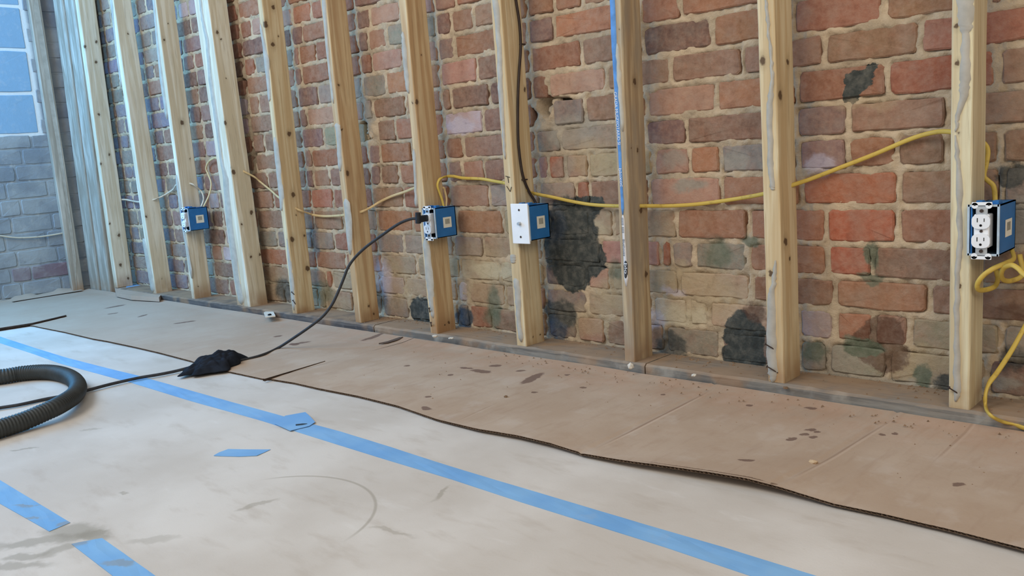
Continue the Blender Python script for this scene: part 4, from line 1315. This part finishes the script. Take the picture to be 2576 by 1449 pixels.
def edge_pts(px, z=0.0):
    return [(onz(a, b, z).x, onz(a, b, z).y) for a, b in px]


e2 = edge_pts([(680, 958), (740, 968), (800, 982), (900, 1002), (1000, 1027), (1100, 1062), (1200, 1090), (1301, 1109), (1384, 1130), (1468, 1154), (1551, 1173), (1600, 1183), (1724, 1206), (1848, 1229), (1960, 1250), (2096, 1281), (2220, 1307), (2385, 1347), (2576, 1399)])
e2.append((.62, -.548)); e2.append((.90, -.55))
lx = lambda px: interp([(a, b_[0]) for a, b_ in zip([680, 740, 800, 900, 1000, 1100, 1200, 1301, 1384, 1468, 1551, 1600, 1724, 1848, 1960, 2096, 2220, 2385, 2576], e2)], px)
lift2 = [(lx(680), .0), (lx(900), .001), (lx(1100), .001), (lx(1200), .005), (lx(1301), .007), (lx(1384), .008), (lx(1468), .005), (lx(1551), .009), (lx(1640), .013), (lx(1780), .017), (lx(1880), .018), (lx(1990), .011), (lx(2096), .004), (lx(2300), .004), (lx(2576), .006), (.9, .006)]
cr = [onz(1475, 1145), onz(1805, 975), onz(1960, 1235), onz(2262, 1046)]
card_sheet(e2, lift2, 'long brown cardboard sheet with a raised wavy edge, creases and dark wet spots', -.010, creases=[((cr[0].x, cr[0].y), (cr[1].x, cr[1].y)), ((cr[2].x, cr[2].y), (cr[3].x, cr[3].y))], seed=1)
e1 = edge_pts([(83, 822), (100, 826), (160, 838), (235, 856), (270, 862), (340, 877), (400, 891), (480, 912), (520, 926), (590, 942), (660, 957)])
o = card_sheet([(XE + .015, e1[0][1] - .02), (e1[0][0] - .02, e1[0][1] - .005)] + e1 + [(onz(678, 958).x - .001, onz(678, 958).y)], [(e1[0][0], .0), (e1[3][0], .001), (e1[6][0], .001), (e1[-1][0], 0.0)], 'brown cardboard sheet with a torn edge between the black rag and the corner', -.010, seed=5, thick=.0040)
# slit cut across from the corner of the two sheets: flap edge, its shadow line painted dark
A = onz(663, 957, .009); B = onz(818, 908, .009)
bm = bmesh.new(); d = (B - A); N = 24
for i in range(N):
    pass
V, Fc = [], []
for i in range(N + 1):
    P = A.lerp(B, i / N); k = 1 - i / N
    s = Vector((-d.y, d.x, 0)).normalized()
    V += [P - s * .003 * (k + .2) + Vector((0, 0, -.003)), P + Vector((0, 0, .0035 * k + .0005)), P + s * .004 + Vector((0, 0, -.003))]
for i in range(N):
    Fc.append((3 * i, 3 * i + 3, 3 * i + 4, 3 * i + 1)); Fc.append((3 * i + 1, 3 * i + 4, 3 * i + 5, 3 * i + 2))
bm.free()
link('lifted_flap', mesh('lifted_flap', V, Fc), M_FLUTE, o)['label'] = 'cut edge slanting up from the seam, its shadow line coloured dark'
# farthest sheet, laid over the others by the end wall, its thick edge showing
ea = onz(0, 833); eb = onz(83, 820); ec_ = onz(167, 800)
polyX = [(XE + .01, -1.6), (ea.x - .05, -1.6), (ea.x, ea.y), (eb.x, eb.y), (ec_.x, ec_.y), (XE + .01, ec_.y + .02)]
fsheet = slab('cardboard_sheet', polyX, .006, .015, M_CARD)
V, Fc = [], []
ed = resample([Vector((p_[0], p_[1], 0)) for p_ in ((ea.x - .02, -1.6), (ea.x, ea.y), (eb.x, eb.y), (ec_.x, ec_.y))], .02)
for i, p_ in enumerate(ed):
    k = .004 * random.Random(i).random() + .001
    V += [(p_.x + .003, p_.y, .0152), (p_.x + .005 + k, p_.y, .012), (p_.x + .003, p_.y, .004)]
for i in range(len(ed) - 1):
    for k in range(2): Fc.append((3 * i + k, 3 * i + k + 1, 3 * i + k + 4, 3 * i + k + 3))
link('cut_edge', mesh('cut_edge', V, Fc), M_FLUTE, fsheet)['label'] = 'thick dark cut edge'
tag(bpy.data.objects['cardboard_sheet.002'], 'far cardboard sheet by the end wall with a thick dark cut edge', 'cardboard')
# cardboard strip curled up along the end wall
V, Fc = [], []
N = 40
for i in range(N + 1):
    y = -1.2 + (1.2 - .06) * i / N
    h = .018 + .008 * math.sin(i * .9) + .004 * math.sin(i * 2.3)
    V += [(XE + .07, y, .013), (XE + .03, y, .016), (XE + .009, y, h + .012), (XE + .006, y, h + .010)]
for i in range(N):
    for k in range(3): Fc.append((i * 4 + k, (i + 1) * 4 + k, (i + 1) * 4 + k + 1, i * 4 + k + 1))
tag(link('paper_strip', mesh('paper_strip', V, Fc, True), M_CARD), 'curled paper strip along the foot of the end wall', 'paper')

# scrap with blue tape at the foot of the far studs
sc = [onz(a, b, .03) for a, b in ((288, 722), (300, 716), (385, 722), (410, 738), (400, 750), (330, 746), (292, 738))]
bm = bmesh.new(); zt = .034
a_ = [bm.verts.new((p.x, p.y, zt + .006 * i % .004)) for i, p in enumerate(sc)]; b_ = [bm.verts.new((p.x, p.y, .012)) for p in sc]
bm.faces.new(a_)
for i in range(len(sc)):
    j = (i + 1) % len(sc); bm.faces.new((a_[i], b_[i], b_[j], a_[j]))
tag(link('cardboard_scrap', bm_mesh('cardboard_scrap', bm), M_CARD), 'small cardboard scrap folded up against the far studs, taped with blue', 'cardboard')

# ------------------------------------------------------------------ blue tape
def tape_material():
    t = NT('blue_painters_tape', .6, .3); p = t.pos()
    n = t.noise(p, 5, 3); n2 = t.noise(p, 120, 4, .7); n3 = t.noise(p, 18, 4, .6)
    c = t.mix(t.ramp(n, .35, .65), lin(114, 166, 216), lin(132, 180, 222))
    c = t.mix(t.ramp(n3, .58, .74, 0, .35), c, lin(150, 178, 206)); c = t.mix(t.ramp(n2, .6, .8, 0, .2), c, lin(180, 196, 212))
    wz = t.vmath('MULTIPLY_ADD', t.noise(p, 30, 4, .6, color=True), (.05, .05, 0), (-.025, -.025, 0)); pw = t.vmath('ADD', p, wz)
    for (px, py, rx, ry, rot) in [(65, 1272, .035, .008, .7), (85, 1303, .016, .008, .4), (300, 1420, .04, .015, .6), (170, 1322, .03, .02, .5), (190, 1368, .03, .02, .5)]:
        o = onz(px, py); c = t.blobr(c, pw, (o.x, o.y, 0), (rx, ry, 1e6), rot, lin(138, 142, 140), .5, .6)
    t.color(c); t.bump(n3, .2, .0015); return t.m


M_TAPE = tape_material()


def tape(top, bot, label, z=.0006, n=10, seed=0, wob=.0012, extra0=0.0, extra1=0.0, mat=None):
    r = random.Random(seed)
    T = [onz(a, b, z) for a, b in top]; B = [onz(a, b, z) for a, b in bot]
    if extra1: T.append(T[-1] + (T[-1] - T[-2]).normalized() * extra1); B.append(B[-1] + (B[-1] - B[-2]).normalized() * extra1)
    if extra0: T.insert(0, T[0] + (T[0] - T[1]).normalized() * extra0); B.insert(0, B[0] + (B[0] - B[1]).normalized() * extra0)
    T = resample(T, .05) if len(T) > 2 else [T[0].lerp(T[1], i / n) for i in range(n + 1)]
    B = [B[0].lerp(B[1], i / (len(T) - 1)) for i in range(len(T))] if len(B) == 2 else resample(B, .001)
    if len(B) != len(T): B = [B[int(round(i * (len(B) - 1) / (len(T) - 1)))] for i in range(len(T))]
    V, Fc = [], []
    for i, (a, b) in enumerate(zip(T, B)):
        for k in range(5):
            u = k / 4; p = a.lerp(b, u); zz = z + .0004 + r.uniform(0, wob) * (1 if 0 < k < 4 else .4)
            V.append((p.x, p.y, zz))
        V += [(b.x, b.y, z - .0004), (a.x, a.y, z - .0004)]
    m = 7
    for i in range(len(T) - 1):
        for k in range(m):
            l = (k + 1) % m; Fc.append((i * m + k, i * m + l, (i + 1) * m + l, (i + 1) * m + k))
    Fc.append(tuple(range(m))); Fc.append(tuple((len(T) - 1) * m + k for k in range(m))[::-1])
    bm = bmesh.new(); bm.from_mesh(mesh('tape', V, Fc))
    return tag(link('tape_strip', bm_mesh('tape_strip', bm), mat or M_TAPE), label, 'tape', 'blue tape on the floor')


tape([(0, 847), (83, 874), (167, 900), (284, 930), (347, 945), (501, 989), (718, 1049), (860, 1087), (967, 1120), (1134, 1174), (1301, 1224), (1468, 1274), (1660, 1331), (1807, 1373), (2051, 1449)],
     [(0, 863), (83, 890), (150, 914), (334, 964), (484, 1010), (654, 1057), (800, 1103), (967, 1155), (1134, 1205), (1301, 1260), (1468, 1312), (1660, 1372), (1889, 1449)],
     'long blue tape strip crossing the pale floor from end to end', extra1=1.1, extra0=.6)
tape([(-60, 1172), (177, 1315)], [(-80, 1222), (124, 1337)], 'blue tape strip ending at the muddy smear', seed=2, extra0=1.2)
tape([(257, 1354), (374, 1437)], [(180, 1369), (284, 1449)], 'blue tape strip starting beyond the muddy smear, running out of view', seed=3, extra1=.5)


def flat_piece(name, px, z, label, cat, mat, group=None, th=.0004, curl=0.0):
    P = [onz(a, b, z) for a, b in px]; bm = bmesh.new()
    c = sum(P, Vector()) / len(P)
    a_ = [bm.verts.new((p.x, p.y, z + th + curl * (i % 3 == 0))) for i, p in enumerate(P)]; b_ = [bm.verts.new((p.x, p.y, z)) for p in P]
    cv = bm.verts.new((c.x, c.y, z + th))
    n = len(P)
    for i in range(n):
        j = (i + 1) % n; bm.faces.new((a_[i], a_[j], cv)); bm.faces.new((a_[i], b_[i], b_[j], a_[j]))
    bm.faces.new(b_[::-1])
    return tag(link(name, bm_mesh(name, bm), mat), label, cat, group)


flat_piece('tape_scrap', [(538, 1147), (552, 1138), (574, 1130), (625, 1132), (681, 1131), (664, 1139), (646, 1147), (601, 1149), (560, 1148)], .0006, 'short torn piece of blue tape lying alone on the pale board', 'tape', M_TAPE, 'blue tape on the floor', .0006, .001)
flat_piece('tape_scrap', [(690, 1066), (718, 1046), (768, 1037), (780, 1048), (793, 1062), (778, 1072), (730, 1084)], .0032, 'torn patch of blue tape stuck across the long strip', 'tape', M_TAPE, 'blue tape on the floor', .0006, .0005)
flat_piece('tape_scrap', [(316, 713), (345, 716), (378, 722), (376, 734), (345, 730), (318, 726)], .036, 'blue tape piece holding the cardboard scrap by the far studs', 'tape', M_TAPE, 'blue tape on the floor', .001, .0)
flat_piece('torn_chip', [(744, 1071), (752, 1067), (773, 1066), (760, 1069)], .004, 'small dark torn chip standing up on the tape patch', 'debris', plain('dark_chip', lin(70, 84, 96), .8, .2), None, .001, .003)
flat_piece('tape_scrap', [(0, 1090), (30, 1084), (70, 1070), (92, 1062), (70, 1080), (20, 1096)], .0006, 'sliver of blue tape peeking out under the black hose', 'tape', M_TAPE, 'blue tape on the floor', .0006)

# ------------------------------------------------------------------ hose, cord, plug, rag
hp = [(-700, 1100), (-260, 990), (-120, 962), (0, 948), (50, 940), (100, 936), (140, 938), (172, 947), (190, 960), (196, 976), (188, 993), (170, 1007), (140, 1024), (105, 1040), (60, 1059), (0, 1078), (-120, 1112), (-300, 1150), (-760, 1260)]
hz = [.026] * 8 + [.027, .031, .036, .039, .039, .034, .028, .026, .026, .026, .026]
pts = resample(catmull([onz(a, b, z_) for (a, b), z_ in zip(hp, hz)], 10), .0022)
V, Fc = sweep(pts, .0245, .0245, 20, Vector((0, 0, 1)), rfun=lambda i: 1.0 + .055 * math.cos(2 * math.pi * i / 4))
tag(link('vacuum_hose', mesh('vacuum_hose', V, Fc, True), M_HOSE), 'thick ribbed charcoal vacuum hose looping on the pale floor', 'hose')

pl = [(1052, 549), (1030, 552), (1000, 565), (955, 596), (920, 622), (893, 648), (876, 672), (864, 702), (850, 736), (834, 768), (812, 796), (785, 818), (745, 846)]
P0 = ony(1052, 549, -.066); P1 = onz(700, 874, .012)
pts = []
for i, (a, b) in enumerate(pl):
    u = i / (len(pl) - 0.2); pts.append(ony(a, b, P0.y + (P1.y - P0.y) * (u ** 1.25)))
pts += [onz(a, b, .011) for a, b in [(700, 875), (660, 893), (612, 905)]]
pts += [onz(a, b, .022) for a, b in [(570, 908)]] + [onz(a, b, .012) for a, b in [(520, 916), (480, 924)]] + [onz(a, b, .009) for a, b in [(440, 934), (400, 942), (347, 951), (280, 966), (215, 983)]] + [onz(a, b, .0055) for a, b in [(170, 994), (115, 1004)]] + [onz(a, b, .007) for a, b in [(50, 1018), (0, 1026), (-80, 1040), (-300, 1080), (-620, 1150)]]
cord = cable('extension_cord', catmull(pts, 8), .0049, .0049, M_CORD, 'black cord drooping from the plug, passing under the rag and the hose', 'cord', up=Vector((0, 0, 1)))
A = ony(1052, 549, -.066); bm = bmesh.new()
S = ony(1084, 546, -.023)
box_into(bm, -.045, 0, -.010, .010, -.011, .011, .004, 2)
hd = link('plug', bm_mesh('plug', bm), M_BLACK, cord)
dv = Vector((S.x - A.x, S.y - A.y, S.z - A.z)); 
sock = Vector((b5.location.x - .0045, b5.location.y - .010, b5.location.z + .0505 + .0195))
hd.location = sock; hd.rotation_euler = (0, 0, math.atan2(sock.y - A.y, sock.x - A.x))
bm = bmesh.new(); cyl_into(bm, (0, 0, -.017), (0, 0, .019), .0095, 14)
gp = link('plug_grip', bm_mesh('plug_grip', bm), M_BLACK, cord, A); gp.rotation_euler = (0, .1, 0)

# crumpled rag
def rag():
    N, M = 72, 46
    V, Fc = [], []
    c = onz(540, 931)
    ax = (onz(612, 908) - onz(470, 944)); L = ax.length; ax.normalize(); ay = Vector((-ax.y, ax.x, 0))
    r = np.random.default_rng(12).random
    uu = np.linspace(-1, 1, N); vv = np.linspace(-1, 1, M)
    U, Vv = np.meshgrid(uu, vv, indexing='ij')
    n1 = vnoise(U * 1.0 + 9, Vv * 1.6 + 4 + U * .8, .42, 61); n2 = vnoise(U + 3 + .3 * Vv, Vv + 2, .2, 62); n3 = vnoise(U * 2 + 1, Vv * .7 + 8, .16, 63)
    ang = np.arctan2(Vv, U)
    rad = np.maximum(np.abs(U), np.abs(Vv))
    sx = U * np.sqrt(1 - Vv ** 2 / 2); sy = Vv * np.sqrt(1 - U ** 2 / 2)
    rim = 1 + .22 * np.sin(3 * ang + .6) * rad ** 2 + .10 * np.sin(7 * ang) * rad ** 2
    px = sx * rim * L * .50; py = sy * rim * .066
    tail = np.clip(-sx - .25, 0, 1)
    px = px - tail * .02; py = py * (1 - .55 * tail) - .02 * tail
    h = .034 * np.clip(1 - rad ** 2.2, 0, 1) * (1 - .6 * tail) * (1 + .5 * np.clip(sx, 0, 1))
    fold = np.abs(n1) * .030 + np.abs(n2) * .014 + n3 * .004
    z = .008 + h + fold * np.clip(1.15 - rad ** 3, 0, 1) * .8
    z = np.maximum(z, .008)
    for i in range(N):
        for j in range(M):
            P = c + ax * px[i, j] + ay * py[i, j]
            V.append((P.x, P.y, z[i, j]))
    for i in range(N - 1):
        for j in range(M - 1): Fc.append((i * M + j, (i + 1) * M + j, (i + 1) * M + j + 1, i * M + j + 1))
    o = link('rag', mesh('rag', V, Fc, True), M_RAG)
    so = o.modifiers.new('solid', 'SOLIDIFY'); so.thickness = .002; so.offset = 1
    tag(o, 'crumpled black cloth rag lying over the cord at the cardboard seam', 'rag')


rag()

# ------------------------------------------------------------------ small debris
def chip(px, py, z, s, mat, label, name='plaster_chip', seed=0, flat=.5, y=None, group=None):
    r = random.Random(seed); bm = bmesh.new(); bmesh.ops.create_icosphere(bm, subdivisions=1, radius=1)
    for v in bm.verts: v.co = Vector((v.co.x * s * r.uniform(.7, 1.2), v.co.y * s * r.uniform(.7, 1.2), v.co.z * s * flat * r.uniform(.7, 1.2)))
    P = onz(px, py, z) if y is None else ony(px, py, y)
    o = link(name, bm_mesh(name, bm), mat, None, (P.x, P.y, P.z + s * flat * .6)); o.rotation_euler = (0, 0, r.uniform(0, 3))
    return tag(o, label, 'debris', group)


chip(1094, 848, .038, .012, M_PLAST, 'white plaster crumb at the foot of the stud with the plugged-in outlet', seed=1)
chip(1135, 852, .038, .012, M_PLAST, 'flat grey-white plaster flake on the plate beside the plugged-in stud', seed=2, flat=.3)
chip(1587, 927, .03, .010, M_PLAST, 'white splinter of plaster under the printed-strip stud', seed=3, flat=1.0)
chip(2045, 1166, .008, .010, lin and plain('tan_chip', lin(206, 180, 146), .9, .1), 'tan wood chip on the cardboard below the dark wet spots', seed=4)
chip(2103, 940, .038, .010, M_PLAST, 'pale snail-like plaster crumb against the bricks', seed=5, flat=1.0)
chip(1746, 946, .036, .008, M_PLAST, 'pale crumb on the plate front between the two right-hand knotty studs', seed=6)
chip(2292, 1028, .02, .010, M_PLAST, 'larger pale crumb where the plate meets the cardboard below the wet brick', seed=7)
chip(1976, 978, .03, .008, M_CRUMB, 'brown crumb at the foot of the stud with the long brown glue streak', seed=8)
chip(1272, 999, .008, .006, M_CRUMB, 'tiny dark crumb alone in the middle of the cardboard', seed=9)
o = flat_piece('white_tag', [(664, 789), (668, 786), (688, 786), (693, 797), (668, 799)], .03, 'small white tag with a dark mark on the plate below the knotty stud', 'tag', M_PLAST, None, .004, .002)
bm = bmesh.new()
P = onz(676, 792, .036); cyl_into(bm, (P.x, P.y, .034), (P.x + .014, P.y, .0368), .006, 8)
link('dark_mark', bm_mesh('dark_mark', bm), M_DARK, o)
# torn sliver on the cardboard next to the plate
flat_piece('torn_sliver', [(953, 866), (975, 859), (1004, 849), (1014, 850), (1003, 855), (975, 863)], .0105, 'thin dark torn sliver on the cardboard by the plate joint', 'debris', plain('dark_sliver', lin(96, 82, 74), .9, .1), None, .0012, .003)

# crumbs and brick dust: nobody could count them
V, Fc = [], []
r = random.Random(21)
for i in range(520):
    q = r.random()
    if q < .55:
        x = r.uniform(-2.2, .5); y = r.uniform(.0, .122) if r.random() < .3 else .122 - abs(r.gauss(0, .02)); z = .038; s = r.uniform(.0015, .0055)
    elif q < .85:
        x = r.uniform(-1.3, .6); y = -.015 - abs(r.gauss(0, .06)); z = .011; s = r.uniform(.001, .004)
    else:
        x = r.uniform(-1.6, .5); y = r.uniform(-.5, -.05); z = .008; s = r.uniform(.0008, .003)
    if any(abs(x - so.location.x + .02) < .03 and z > .03 and y < .095 for so in STUD_OBJ): continue
    b0 = len(V)
    for d in ((1, 0, 0), (-.5, .87, 0), (-.5, -.87, 0), (.1, .1, .9), (-.2, 0, -.3)):
        V.append((x + d[0] * s * r.uniform(.6, 1.3), y + d[1] * s * r.uniform(.6, 1.3), z + d[2] * s))
    for f in ((0, 1, 3), (1, 2, 3), (2, 0, 3), (1, 0, 4), (2, 1, 4), (0, 2, 4)): Fc.append(tuple(b0 + k for k in f))
tag(link('mortar_crumbs', mesh('mortar_crumbs', V, Fc), M_CRUMB), 'scattered mortar crumbs and brick dust along the bottom plate and cardboard', 'crumbs', None, 'stuff')
